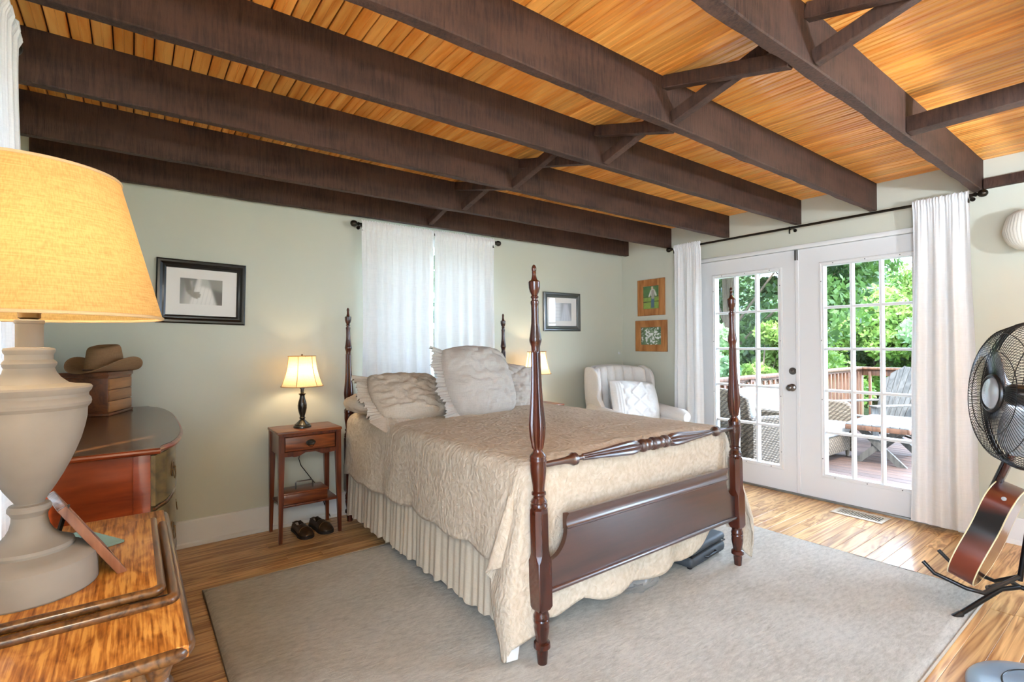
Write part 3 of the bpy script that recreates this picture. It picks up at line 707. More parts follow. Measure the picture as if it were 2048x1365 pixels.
# bed skirt: one gathered strip round three sides
def skirt():
    path = [(1.236, 3.60), (1.262, 1.64), (2.66, 1.64), (2.60, 3.60)]
    pts = []
    for (ax, ay), (bx_, by_) in zip(path, path[1:]):
        k = int(math.hypot(bx_ - ax, by_ - ay) / .006)
        nx, ny = (by_ - ay), -(bx_ - ax); l = math.hypot(nx, ny); nx, ny = -nx / l, -ny / l
        for i in range(k): pts.append((ax + (bx_ - ax) * i / k, ay + (by_ - ay) * i / k, nx, ny))
    n = len(pts) - 1
    def fn(u, v):
        x, y, nx, ny = pts[int(round(u * n))]; s = u * n * .006
        o = (math.sin(s * 118 + 2 * math.sin(s * 7)) * .004 + math.sin(s * 41 + math.sin(s * 9)) * .005 + .005 * math.sin(s * 17)) * (.3 + .7 * v) + .015 * v
        return (x - nx * o, y - ny * o, .45 - v * (.37 if abs(ny) < .5 and not (x > 2 and y < 2.3) else .16) - v * .008 * math.sin(s * 60))
    o = obj('bed_skirt', BM().grid(fn, n, 12), M_skirt, None, 180); tag(o, 'gathered cream bed skirt below the quilt', 'bed skirt')
skirt()

# ------------------------------------------------------------------ pillows
def pillow(name, label, w, h, t, Mx, mat, seed, ruffle=0, sag=0, rmat=None, rwave=30, soft=.5, sides=(0, 1, 2, 3)):
    def pinf(a, c): return 1 - .15 * (a * a * c * c)
    rr = random.Random(seed); sx, sy = rr.uniform(0, 50), rr.uniform(0, 50); N = 44
    b = BM()
    def side(sg):
        def fn(u, v):
            a, c = 2 * u - 1, 2 * v - 1
            pin = pinf(a, c); e = max(0, (1 - abs(a) ** 3.2)) * max(0, (1 - abs(c) ** 3.2))
            th = t / 2 * e ** soft
            wk = .018 * mnoise.noise((a * 1.8 + sx, c * 1.8 + sy, sg)) - .020 * (1 - abs(mnoise.noise((a * 2.6 + sx, c * 3.4 + sy, sg * 3)))) ** 6 - .010 * (1 - abs(mnoise.noise((a * 6 + sx, c * 4 + sy, sg * 5)))) ** 8
            wk *= min(1, e * 3)
            return (w / 2 * a * (1 - .05 * (1 - c * c) * 0) * pin, h / 2 * c * pin - sag * (1 - a * a) * .5 * (c + 1), sg * (th + wk))
        return fn
    b.grid(side(1), N, N); b.grid(side(-1), N, N)
    me = mesh(b, name, 180); bmm = bmesh.new(); bmm.from_mesh(me); bmesh.ops.remove_doubles(bmm, verts=bmm.verts, dist=.0004); bmesh.ops.recalc_face_normals(bmm, faces=bmm.faces); bmm.to_mesh(me); bmm.free()
    me.polygons.foreach_set('use_smooth', [True] * len(me.polygons)); me.transform(Mx); me.materials.append(mat)
    o = obj(name, me, None); tag(o, label, 'pillow')
    if ruffle:
        per = []
        K = 90
        for k in range(K): u = k / K * 2 - 1; per.append((u, -1, 0, -1))
        for k in range(K): u = k / K * 2 - 1; per.append((1, u, 1, 0))
        for k in range(K): u = 1 - k / K * 2; per.append((u, 1, 0, 1))
        for k in range(K): u = 1 - k / K * 2; per.append((-1, u, -1, 0))
        per = [p for q_ in sides for p in per[q_ * K:(q_ + 1) * K]]
        n = len(per) - 1
        def fn(uu, v):
            i = min(n, int(round(uu * n))); a, c, nx, ny = per[i]
            pin = pinf(a, c); s = i * (2 * (w + h)) / n
            cr = .35 * (max(abs(a), abs(c)) ** 1 * min(abs(a), abs(c)) ** 6)
            nx2, ny2 = nx + cr * a, ny + cr * c
            wv = math.sin(s * 2 * PI * rwave + 1.8 * math.sin(s * 23 + sx)) * (.003 + .009 * v) * (1 + .5 * math.sin(s * 31)) + .018 * v * math.sin(s * 15 + sx)
            dr_ = ruffle * v * (1 + .08 * math.sin(s * 47))
            return (w / 2 * a * pin + nx2 * (dr_ - .008 * (1 - v)), h / 2 * c * pin - sag * (1 - a * a) * .5 * (c + 1) + ny2 * (dr_ - .008 * (1 - v)), wv + .004 * math.sin(s * 400) * v)
        rm = mesh(BM().grid(fn, n, 6), 'ruffle', 180); rm.transform(Mx); rm.materials.append(rmat or mat)
        obj('ruffle', rm, None, o)
    return o
# pillow local frame: x width, y height, z thickness (front = +z)
def lean(x, y, z, tilt, rz=0, roll=0): return TR(x, y, z) @ RZ(rz) @ RX(PI / 2 - tilt) @ RZ(roll)
pillow('bed_pillow', 'cream pillow lying flat at the left head of the bed', .62, .42, .16, TR(1.44, 3.33, .885) @ RZ(.05), M_cream, 5, 0)
pillow('bed_pillow', 'cream pillow lying flat at the right head of the bed', .60, .42, .15, TR(2.32, 3.36, .88) @ RZ(-.04), M_cream, 6, 0)
pillow('bed_pillow', 'greige ruffled pillow slumped at the left of the bed', .56, .40, .19, lean(1.465, 3.09, .945, .80, .12, -.05), M_pillow, 11, .075, .02, rwave=20, sides=(3, 0))
pillow('bed_pillow', 'pale grey ruffled pillow behind the large square one', .50, .42, .17, lean(2.33, 3.22, .96, .55, -.25, -.12), M_pillow2, 12, .05, .02, rwave=15, sides=(0, 1))
pillow('bed_pillow', 'large square greige pillow with ruffled edge propped in the middle', .60, .54, .27, lean(1.955, 3.0, 1.022, .42, .16, -.03), M_pillow2, 13, .075, .01, rwave=20, sides=(3, 0))
# ------------------------------------------------------------------ nightstands and bedside lamps
def bail_pull(parent, Mx, mat, w=.045, h=.028):
    """oval back plate with a bail; local z = out of the face, x = width, y = up"""
    b = BM(); n = 28
    ring = lambda k, z: [(w / 2 * k * math.cos(2 * PI * i / n), h / 2 * k * math.sin(2 * PI * i / n), z) for i in range(n)]
    vs = ring(1, 0) + ring(1, .0015) + ring(.86, .0035) + ring(.72, .0015) + ring(.3, .002)
    fs = [(r * n + i, r * n + (i + 1) % n, (r + 1) * n + (i + 1) % n, (r + 1) * n + i) for r in range(4) for i in range(n)] + [tuple(range(4 * n, 5 * n))]
    b.add(vs, fs, Mx); p = obj('pull', b, mat, parent, 40)
    arc = [(w * .34 * math.cos(a), -.002 - h * .62 * math.sin(a) * 1.0, .006 + .004 * math.sin(a)) for a in [PI * k / 12 for k in range(13)]]
    obj('bail', BM().tube(arc, .0018, 8, M=Mx).ball((w * .34, 0, .005), .004, 8, M=Mx).ball((-w * .34, 0, .005), .004, 8, M=Mx), mat, p)
    return p
def nightstand(loc, label):
    t = thing('nightstand', label, 'nightstand', loc)
    w, d, H = .400, .300, .718       # local: x 0..w, y 0..d (front at y=0)
    obj('table_top', BM().box(-.006, w + .006, -.004, d + .004, H - .018, H, .004), M_night, t, 30)
    ap = BM().box(.010, .022, .02, d - .02, H - .158, H - .018).box(w - .022, w - .010, .02, d - .02, H - .158, H - .018).box(.02, w - .02, d - .024, d - .012, H - .158, H - .018)
    obj('case', ap.box(.02, w - .02, .012, .02, H - .035, H - .018).box(.02, w - .02, .02, d - .02, H - .150, H - .142), M_nightv, t, 30)
    out = [(.034, H - .150), (.034, H - .138), (w - .034, H - .138), (w - .034, H - .150)]
    out = [(.034, H - .135), (w - .034, H - .135)] + [(w - .034 - (w - .068) * k / 40, H - .150 - .018 * (.5 + .5 * math.cos(2 * PI * k / 40)) + .010 * math.cos(4 * PI * k / 40) * (1 if 6 < k < 34 else .4)) for k in range(41)]
    obj('apron', BM().prism(out, .010, .022, 'y'), M_nightv, t, 30)
    dr = obj('drawer', BM().box(.040, w - .040, .004, .022, H - .132, H - .037, .003), M_night, t, 30)
    bail_pull(dr, TR(w / 2, .004, H - .085) @ RX(PI / 2), M_lampblk, .062, .040)
    obj('cock_bead', BM().tube([(.043, .005, H - .129), (w - .043, .005, H - .129), (w - .043, .005, H - .040), (.043, .005, H - .040)], .0022, 6, True), M_nightv, dr)
    for x in (.0, w - .036):
        for y in (.0, d - .036):
            b = BM(); x2 = x + (.008 if x == 0 else .008); q = .020
            def sq(z, s, ox, oy): return [(ox, oy, z), (ox + s, oy, z), (ox + s, oy + s, z), (ox, oy + s, z)]
            off = lambda s: ((x if x == 0 else x + .036 - s), (y if y == 0 else y + .036 - s))
            vs = sq(0, .020, *off(.020)) + sq(.55, .036, *off(.036)) + sq(H - .018, .036, *off(.036))
            fs = [(i * 4 + k, i * 4 + (k + 1) % 4, (i + 1) * 4 + (k + 1) % 4, (i + 1) * 4 + k) for i in range(2) for k in range(4)] + [(3, 2, 1, 0), (8, 9, 10, 11)]
            lg = obj('leg', b.add(vs, fs), M_nightv, t, 30)
            if y == 0:
                f = BM()
                for k in range(4): f.box(x + .0075 + k * .006, x + .0105 + k * .006, -.0015, .001, H - .135, H - .04)
                obj('reeding', f, M_nightv, lg, 30)
    obj('shelf', BM().box(.018, w - .018, .018, d - .018, .222, .236, .002), M_nightv, t, 30)
    return t
nightstand((.748, 3.500, 0), 'small cherry nightstand with one drawer at the left of the bed')
n2 = nightstand((2.825, 3.500, 0), 'cherry nightstand behind the far right side of the bed')
def glow(parent, loc, watts, col, r=.03):
    l = bpy.data.lights.new('bulb', 'POINT'); l.energy = watts; l.color = col; l.shadow_soft_size = r
    o = bpy.data.objects.new('bulb', l); C.objects.link(o); o.parent = parent; o.location = loc
def bedside_lamp(loc, label, watts):
    t = thing('table_lamp', label, 'lamp', loc)
    P_ = [(.058, 0), (.058, .010), (.056, .014), (.050, .017), (.050, .022), (.040, .030), (.028, .042), (.018, .052), (.0155, .058), (.020, .063), (.020, .067), (.016, .071), (.0165, .080), (.024, .105), (.029, .130), (.0295, .150), (.026, .172), (.019, .195), (.016, .212), (.0165, .220), (.023, .226), (.024, .231), (.012, .234), (.010, .240)]
    obj('base', BM().lathe(P_, 36), M_lampblk, t)
    obj('socket', BM().lathe([(.008, .238), (.011, .242), (.011, .262), (.016, .264), (.016, .300), (.008, .304)], 20), M_chrome, t)
    obj('light_bulb', BM().lathe([(.012, .304), (.014, .312), (.026, .335), (.030, .355), (.024, .378), (.001, .388)], 16), M_bulb, t)
    obj('harp', BM().tube([(.016 + .028 * math.sin(PI * k / 16), 0, .27 + .21 * k / 16) for k in range(17)], .0016, 6).tube([(-.016 - .028 * math.sin(PI * k / 16), 0, .27 + .21 * k / 16) for k in range(17)], .0016, 6).tube([(-.016, 0, .48), (.016, 0, .48)], .0018, 6), M_brass, t)
    b = BM(); N = 48
    def fn(u, v):
        a = 2 * PI * u; k = (a * 6 / (2 * PI)) % 1; bellr = .088 + .046 * (1 - v) ** 1.9
        r = bellr * (1 - .025 * (1 - (2 * k - 1) ** 2)); return (r * math.cos(a), r * math.sin(a), .282 + .205 * v)
    sh = obj('lamp_shade', b.grid(fn, N, 14, wrap=True), M_shade, t, 60)
    for i in range(6):
        a = 2 * PI * i / 6; obj('seam_trim', BM().tube([(math.cos(a) * (.0885 + .046 * (1 - v / 10) ** 1.9), math.sin(a) * (.0885 + .046 * (1 - v / 10) ** 1.9), .282 + .205 * v / 10) for v in range(11)], .0022, 6), M_trimb, sh)
    for r, z in ((.1345, .282), (.0885, .487)):
        obj('rim_trim', BM().tube([(r * math.cos(2 * PI * k / 48), r * math.sin(2 * PI * k / 48), z) for k in range(48)], .0026, 6, True), M_trimb, sh)
    obj('spider', BM().tube([(-.088, 0, .484), (.088, 0, .484)], .0016, 6).tube([(0, -.088, .484), (0, .088, .484)], .0016, 6).ball((0, 0, .494), .007, 10), M_brass, t)
    glow(t, (0, 0, .365), watts, (1, .80, .54))
    return t
_b = NT('lit_bulb'); _b.b.inputs['Emission Color'].default_value = (1, .8, .5, 1); _b.b.inputs['Emission Strength'].default_value = 8; M_bulb = _b.m
LAMP_W = 6; PEND_W = 22; TORCH_W = 48
bedside_lamp((.928, 3.635, .7185), 'lit bell-shaded table lamp on the left nightstand', LAMP_W)
bedside_lamp((3.012, 3.635, .7185), 'lit bell-shaded table lamp beyond the right side of the bed', LAMP_W * 1.7)
# wooden box with bail handle on the nightstand shelf
t = thing('wooden_box', 'low cherry wood box with clear bail handle on the nightstand shelf', 'box', (.93, 3.62, .2365))
obj('body', BM().box(-.145, .135, -.085, .075, 0, .062, .003), M_night, t, 30)
obj('lid', BM().box(-.149, .139, -.089, .079, .062, .074, .003), M_night, t, 30)
obj('handle', BM().tube([(-.055, -.02, .074), (-.055, -.02, .118), (-.048, -.02, .126), (.048, -.02, .126), (.055, -.02, .118), (.055, -.02, .074)], .0045, 8), M_chrome, t)
o = obj('lamp_cord', BM().tube([(.95, 3.79, .55), (.945, 3.80, .47), (.96, 3.80, .42), (1.0, 3.79, .36), (1.04, 3.79, .30), (1.09, 3.80, .24), (1.12, 3.80, .12), (1.16, 3.79, .02)], .003, 6), M_blackpl); tag(o, 'black lamp cord hanging behind the nightstand', 'cord')
def shoe(label, loc, rz):
    t = thing('clog', label, 'shoe', loc, rz, 'brown clogs under the nightstand'); Ls = .25
    wd_ = [(0, .024), (.06, .034), (.3, .034), (.5, .038), (.72, .048), (.86, .044), (.95, .03), (1, .010)]
    ht = [(0, .055), (.1, .07), (.35, .062), (.48, .068), (.7, .062), (.88, .045), (1, .022)]
    b = BM(); N, K = 30, 16; vs = []; fs = []
    for i in range(N + 1):
        u = i / N; w_, h_ = lerp_prof(wd_, u), lerp_prof(ht, u)
        for k in range(K + 1):
            a = PI * k / K; vs.append((w_ * math.cos(a) * (1 if True else 1), -Ls * u, .016 + (h_ - .016) * math.sin(a) ** .7))
    for i in range(N):
        for k in range(K):
            u = (i + .5) / N
            if u < .46 and 4 <= k < 12 and u > .03: continue
            a = i * (K + 1) + k; fs.append((a, a + 1, a + K + 2, a + K + 1))
    up = obj('upper', b.add(vs, fs), M_leather, t, 60); sdm = up.modifiers.new('t', 'SOLIDIFY'); sdm.thickness = .004
    so = [(lerp_prof(wd_, k / 20) + .004, -Ls * k / 20 * 1.01) for k in range(21)]; so = so + [(-x, y) for x, y in reversed(so)]
    obj('sole', BM().prism(so, 0, .018, 'z'), plain('clog_sole', (34, 26, 20), .7), t, 40)
    rim = [(lerp_prof(wd_, u) * .72, -Ls * u, .016 + (lerp_prof(ht, u) - .016) * .8) for u in [.04 + .42 * k / 12 for k in range(13)]]
    obj('collar', BM().tube(rim + [(-x, y, z) for x, y, z in reversed(rim)], .004, 8, True), M_leather, t)
    obj('toe_seam', BM().tube([(lerp_prof(wd_, .74) * .95 * math.cos(PI * k / 14), -Ls * (.78 - .08 * math.sin(PI * k / 14)), .019 + (lerp_prof(ht, .74) - .016) * math.sin(PI * k / 14) ** .7) for k in range(1, 14)], .002, 6), plain('toe_stitch', (110, 84, 50), .6), up)
    return t
shoe('left brown leather clog under the nightstand', (.905, 3.735, 0), .10)
shoe('right brown leather clog under the nightstand, nearer the bed', (1.022, 3.745, 0), .18)

# ------------------------------------------------------------------ foreground oak sewing cabinet
x0, x1, y0, y1, ZC = -.40, .088, 1.012, 1.925, .770
cab = thing('sewing_cabinet', 'golden oak cabinet with moulded top under the large lamp', 'cabinet', (x0, y0, 0))
def cp(name, b, mat, parent=cab, ang=34): b.v = [(p[0] - x0, p[1] - y0, p[2]) for p in b.v]; return obj(name, b, mat, parent, ang)
cp('table_top', BM().box(x0, x1 - .012, y0 + .012, y1 - .012, ZC - .022, ZC, .002), M_oak)
r_ = .013; edge = []
cr = .03
for cxx, cyy, a0 in ((x1 - r_ - cr, y1 - r_ - cr, 0), (x1 - r_ - cr, y0 + r_ + cr, -PI / 2)):
    pass
pth = [(x0, y1 - r_)] + [(x1 - r_ - cr + cr * math.sin(PI / 2 * k / 6), y1 - r_ - cr + cr * math.cos(PI / 2 * k / 6)) for k in range(7)] + [(x1 - r_ - cr + cr * math.cos(PI / 2 * k / 6), y0 + r_ + cr - cr * math.sin(PI / 2 * k / 6)) for k in range(7)] + [(x0, y0 + r_)]
cp('top_edge', BM().tube([(a, b, ZC - .0135) for a, b in pth], r_, 14), M_oakd)
lx, ly0, ly1 = .040, 1.235, 1.735
lid = cp('folding_lid', BM().box(x0 + .01, lx, ly0, ly1, ZC, ZC + .029, .002), M_oak)
def lp(off, cr2=.018): return [(x0 + .01, ly0 - off)] + [(lx + off - cr2 + cr2 * math.sin(PI / 2 * k / 5), ly0 - off + cr2 - cr2 * math.cos(PI / 2 * k / 5)) for k in range(6)] + [(lx + off, ly1)]
cp('upper_moulding', BM().tube([(a, b, ZC + .021) for a, b in lp(.004)], .0095, 12), M_oakd, lid)
cp('lower_moulding', BM().tube([(a, b, ZC + .006) for a, b in lp(.026)], .0105, 12), M_oakd, lid)
cp('hinge', BM().box(-.005, .055, ly0 - .024, ly0 - .016, ZC + .006, ZC + .016, .001), M_bronze, lid)
bx0, bx1, by0, by1 = x0 + .02, x1 - .055, y0 + .07, y1 - .05
cp('case', BM().box(bx0, bx1, by0, by1, .10, ZC - .022), M_oakd)
cp('plinth', BM().box(bx0 - .005, bx1 + .012, by0 - .012, by1 + .012, .04, .10, .006), M_oakd)
for k, (xx, yy) in enumerate(((bx0 + .02, by0 - .01), (bx1 + .004, by0 - .01), (bx1 + .004, by1 + .01), (bx0 + .02, by1 + .01))):
    cp('foot', BM().lathe([(.018, 0), (.026, .012), (.026, .03), (.020, .042)], 20, TR(xx, yy, 0)), M_oakd)
colp = [(.022, .10), (.022, .14), (.016, .15), (.020, .18), (.017, .30), (.021, .45), (.017, .58), (.016, .66), (.022, .67), (.022, .69), (.016, .70), (.024, .725), (.024, .748)]
for yy in (by0 - .002, by1 + .002): cp('column', BM().lathe(colp, 24, TR(bx1 + .002, yy, 0)), M_oakd)
for q in range(3):
    z0 = .14 + q * .2
    dr = cp('drawer', BM().box(bx0 + .03, bx1 - .035, by0 - .012, by0 + .002, z0, z0 + .18, .006), M_oak)
    cp('knob', BM().lathe([(.006, 0), (.006, .010), (.016, .016), (.018, .022), (.012, .030), (.001, .032)], 20, TR((bx0 + bx1) / 2 + .10, by0 - .012, z0 + .10) @ RX(PI / 2)), M_blackpl, dr)
for q in range(2):
    ya = by0 + .04 + q * (by1 - by0 - .06) / 2; yb = ya + (by1 - by0 - .10) / 2
    dd = cp('cabinet_door', BM().box(bx1 - .002, bx1 + .012, ya, yb, .13, ZC - .05, .005), M_oak)
    cp('door_panel', BM().box(bx1 + .010, bx1 + .016, ya + .05, yb - .05, .19, ZC - .11, .006), M_oak, dd)
    cp('knob', BM().lathe([(.005, 0), (.005, .01), (.013, .016), (.014, .022), (.001, .028)], 18, TR(bx1 + .012, (yb - .025) if q == 0 else ya + .025, .45) @ RY(PI / 2)), M_bronze, dd)

# large turned lamp
LX, LY, LZ = -.163, 1.372, ZC + .0295
t = thing('table_lamp', 'large whitewashed urn lamp with yellow linen shade on the oak cabinet', 'lamp', (LX, LY, LZ))
mpx = .00087
def lz(y): return 1.277 + (695.5 - y) * .000985 - LZ
prof = [(24, 641), (26, 643), (26, 648), (24, 650), (24, 696), (43, 698), (44.5, 702), (44, 706), (41, 711), (41, 721), (46, 726), (47.5, 729), (46, 733), (43, 738), (46, 747), (54, 758), (68, 769), (84, 773), (108, 775), (111, 779), (109, 785), (104, 791), (104, 797), (108, 802), (109.5, 808), (108, 814), (102, 821), (101.5, 828), (101, 840), (97, 860), (90, 885), (81, 908), (71, 930), (58, 955), (46, 975), (34, 993), (25, 1006), (25, 1008), (35, 1010), (38, 1015), (38, 1021), (34, 1026), (31, 1032), (31.5, 1042), (35, 1056), (42, 1068), (54, 1079), (66, 1086), (77, 1090), (79, 1096), (78, 1101), (84, 1104), (100, 1109), (114, 1115), (120, 1121), (121, 1127), (121, 1178), (118, 1181.5)]
pz = [(r * mpx, lz(y)) for r, y in prof]; k0 = pz[-1][1]
obj('base', BM().lathe([(r, z - k0) for r, z in reversed(pz)], 64), M_urn, t, 24)
ztop = pz[0][1] - k0
obj('socket', BM().lathe([(.012, ztop), (.017, ztop + .004), (.017, ztop + .02), (.013, ztop + .024), (.014, ztop + .06), (.008, ztop + .064)], 20), M_brass, t)
obj('light_bulb', BM().lathe([(.013, ztop + .062), (.015, ztop + .07), (.028, ztop + .10), (.031, ztop + .12), (.024, ztop + .145), (.001, ztop + .156)], 16), M_bulb, t)
zb, zt, rb, rt = 1.338 - LZ, 1.622 - LZ, .217, .144
obj('harp', BM().tube([(.014 + .045 * math.sin(PI * k / 16), 0, ztop + .01 + (zt - .012 - ztop) * k / 16) for k in range(17)], .002, 6).tube([(-.014 - .045 * math.sin(PI * k / 16), 0, ztop + .01 + (zt - .012 - ztop) * k / 16) for k in range(17)], .002, 6), M_brass, t)
sh = obj('lamp_shade', BM().grid(lambda u, v: ((rb + (rt - rb) * v) * math.cos(2 * PI * u), (rb + (rt - rb) * v) * math.sin(2 * PI * u), zb + (zt - zb) * v), 72, 10, wrap=True), M_shade_big, t, 60)
for r, z in ((rb, zb), (rt, zt)): obj('rim_trim', BM().tube([(r * math.cos(2 * PI * k / 72), r * math.sin(2 * PI * k / 72), z) for k in range(72)], .0032, 8, True), cloth('shade_rim', (206, 180, 140)), sh)
obj('spider', BM().tube([(-rt, 0, zt - .004), (rt, 0, zt - .004)], .002, 6).tube([(0, -rt, zt - .004), (0, rt, zt - .004)], .002, 6).ball((0, 0, zt + .008), .009, 10), M_brass, t)
glow(t, (0, 0, ztop + .115), 4.0, (1, .80, .55), .035)

# easel photo frame seen from its side, and a small teal booklet
zl = ZC + .0293
t = thing('photo_frame', 'wooden photo frame leaning on its easel behind the large lamp', 'photo frame', (-.010, 1.365, zl))
Me = RZ(.20) @ RY(-.55)
obj('frame', BM().box(-.016, 0, -.006, .006, 0, .19, .002, Me).box(-.016, 0, .15, .162, 0, .19, .002, Me).box(-.016, 0, .006, .15, 0, .014, .002, Me).box(-.016, 0, .006, .15, .176, .19, .002, Me), wood('frame_walnut', (74, 40, 26), (140, 92, 66), 2, .35, .2), t, 30)
obj('backing', BM().box(-.014, -.006, .004, .152, .012, .178, 0, Me), plain('frame_backing', (60, 54, 50), .8), t, 0)
obj('easel_leg', BM().box(-.11, -.106, .055, .10, 0.0, .11, .001, RZ(-.10) @ TR(-.035, 0, 0) @ RY(.25)), plain('easel_card', (50, 44, 40), .8), t, 0)
o = obj('booklet', BM().box(-.06, .06, -.085, .085, 0, .006, .001, TR(-.11, 1.61, zl) @ RZ(.5), 1), plain('teal_cover', (112, 140, 128), .6)); tag(o, 'thin teal booklet lying on the oak cabinet', 'book')

# ------------------------------------------------------------------ bow-front dresser
ya, yb, ZD = 2.196, 3.775, .918
dr0 = thing('dresser', 'bow-front mahogany dresser with oval brass pulls along the left wall', 'dresser', (-.2, 2.98, 0))
def xf(y, off=0):
    s = abs((y - (ya + yb) / 2) / ((yb - ya) / 2))
    if s > .965: q = 0
    else:
        c = min(1, max(0, (.965 - s) / .10)); q = .092 * max(0, 1 - (s / .965) ** 3.2) ** .75 * (.35 + .65 * c)
    return .078 + q - off
def dp(name, b, mat, parent=dr0, ang=34): b.v = [(p[0] + .2, p[1] - 2.98, p[2]) for p in b.v]; return obj(name, b, mat, parent, ang)
NY = 60
def plan(y0_, y1_, off, back): return [(back, y0_)] + [(xf(y0_ + (y1_ - y0_) * k / NY, off), y0_ + (y1_ - y0_) * k / NY) for k in range(NY + 1)] + [(back, y1_)]
b = BM().prism(plan(ya, yb, 0, -.42), ZD - .022, ZD, 'z'); dp('table_top', b, M_dtop, ang=30)
dp('top_edge', BM().tube([(-.42, ya - .001, ZD - .012)] + [(xf(ya + (yb - ya) * k / NY), ya + (yb - ya) * k / NY, ZD - .012) for k in range(NY + 1)], .0105, 10), M_dresser)
dp('case', BM().prism(plan(ya + .02, yb - .02, .030, -.41), .14, ZD - .022, 'z'), M_drawer, ang=30)
dp('side_panel', BM().box(-.41, .046, ya + .014, ya + .022, .14, ZD - .022).box(.0, .05, ya + .008, ya + .022, .12, ZD - .022, .002).box(-.41, -.36, ya + .008, ya + .022, .12, ZD - .022, .002), M_dresser)
dp('side_panel', BM().box(-.41, .046, yb - .022, yb - .014, .14, ZD - .022), M_dresser)
segs = [(ya + .035, ya + .40), (ya + .415, yb - .415), (yb - .40, yb - .035)]
for row, (z0, z1) in enumerate(((.705, .885), (.44, .685), (.175, .42))):
    for q, (sa, sb) in enumerate(segs if row == 0 else [(ya + .035, ya + .78), (ya + .795, yb - .035)]):
        pl = [(xf(sa + (sb - sa) * k / 24, .036), sa + (sb - sa) * k / 24) for k in range(25)]
        pf = [(xf(sa + (sb - sa) * k / 24, .016), sa + (sb - sa) * k / 24) for k in range(25)]
        dw = dp('drawer', BM().prism(pl + pf[::-1], z0, z1, 'z'), M_drawer)
        for yy in ([(sa + sb) / 2] if row == 0 else [sa + (sb - sa) * .22, sa + (sb - sa) * .78]):
            xx = xf(yy, .016); sl = (xf(yy + .01) - xf(yy - .01)) / .02
            nrm = Vector((1, -sl, 0)).normalized(); tx = Vector((-nrm.y, nrm.x, 0))
            Mx = Matrix(((tx.x, 0, nrm.x, xx + .2), (tx.y, 0, nrm.y, yy - 2.98), (0, 1, 0, (z0 + z1) / 2), (0, 0, 0, 1)))
            bail_pull(dw, Mx, M_brass, .085, .06)
for z in (.695, .43): dp('drawer_bead', BM().tube([(xf(ya + .03 + (yb - ya - .06) * k / NY, .018), ya + .03 + (yb - ya - .06) * k / NY, z) for k in range(NY + 1)], .005, 8), M_dtop)
dp('base_moulding', BM().prism(plan(ya + .004, yb - .004, .012, -.415), .10, .145, 'z'), M_dresser, ang=30)
for xx, yy in ((.04, ya + .05), (.04, yb - .05), (-.37, ya + .05), (-.37, yb - .05)): dp('foot', BM().box(xx - .03, xx + .03, yy - .03, yy + .03, 0, .10, .008), M_dresser)
# jewellery chest on the dresser
t = thing('jewelry_chest', 'small wooden jewelry chest with drawers standing on the dresser', 'box', (-.105, 3.36, ZD + .0005), -.36)
# local: near corner at the origin, drawers on the +x face (y 0..0.27), side to -x
obj('case', BM().box(-.205, 0, 0, .27, .012, .195, .002), M_jbox, t, 30)
obj('plinth', BM().box(-.212, .010, -.008, .278, 0, .014, .003), M_jbox, t, 30)
obj('lid', BM().box(-.212, .010, -.008, .278, .205, .228, .003).box(-.206, .004, -.003, .272, .195, .205), M_jbox, t, 30)
for k in range(3): obj('drawer', BM().box(-.01, .008, .006, .264, .018 + k * .059, .018 + k * .059 + .055, .003), wood('maple_drawer', (140, 86, 42), (190, 128, 72), 1, .35, .2) if k == 0 else bpy.data.materials['maple_drawer'], t, 30)
# cowboy hat
t = thing('cowboy_hat', 'tan felt cowboy hat resting on the jewelry chest', 'hat', (-.118, 3.475, ZD + .229), .93)
def hatp(u, v):
    a = 2 * PI * u; ca, sa = math.cos(a), math.sin(a)
    if v < .5:       # crown: v 0 = centre of the top
        q = v / .5
        r = [(0, 0), (.25, .028), (.45, .056), (.55, .066), (.62, .072), (.8, .078), (1, .086)]
        h = [(0, .106), (.25, .118), (.45, .136), (.55, .132), (.62, .120), (.8, .066), (1, .002)]
        rr, hh = lerp_prof(r, q), lerp_prof(h, q)
        hh += .010 * math.cos(a) * (hh / .12) - (.012 * abs(ca) ** 2 * max(0, 1 - q * 1.5))
        pinch = 1 - .16 * max(0, math.cos(a)) ** 2 * (abs(sa) * 2) * (hh / .12)
        return (rr * ca * 1.16 * pinch, rr * sa * .93 * pinch, hh)
    q = (v - .5) / .5; r = .086 + .070 * q
    return (r * ca * (1.16 + .0 * q), r * sa * .98, .002 + .075 * (abs(sa) ** 2.2) * q ** 1.8 - .006 * abs(ca) ** 2 * q)
ht = obj('felt_body', BM().grid(hatp, 64, 36, wrap=True), M_felt, t, 180); sm = ht.modifiers.new('t', 'SOLIDIFY'); sm.thickness = .003; sm.offset = 1
obj('hat_band', BM().tube([(.088 * 1.16 * math.cos(2 * PI * k / 40), .0885 * .93 * math.sin(2 * PI * k / 40), .011) for k in range(40)], .004, 8, True).tube([(.02, -.088, .012), (.035, -.092, .008), (.055, -.085, .004)], .002, 6), plain('hat_band_leather', (84, 58, 38), .6), t)

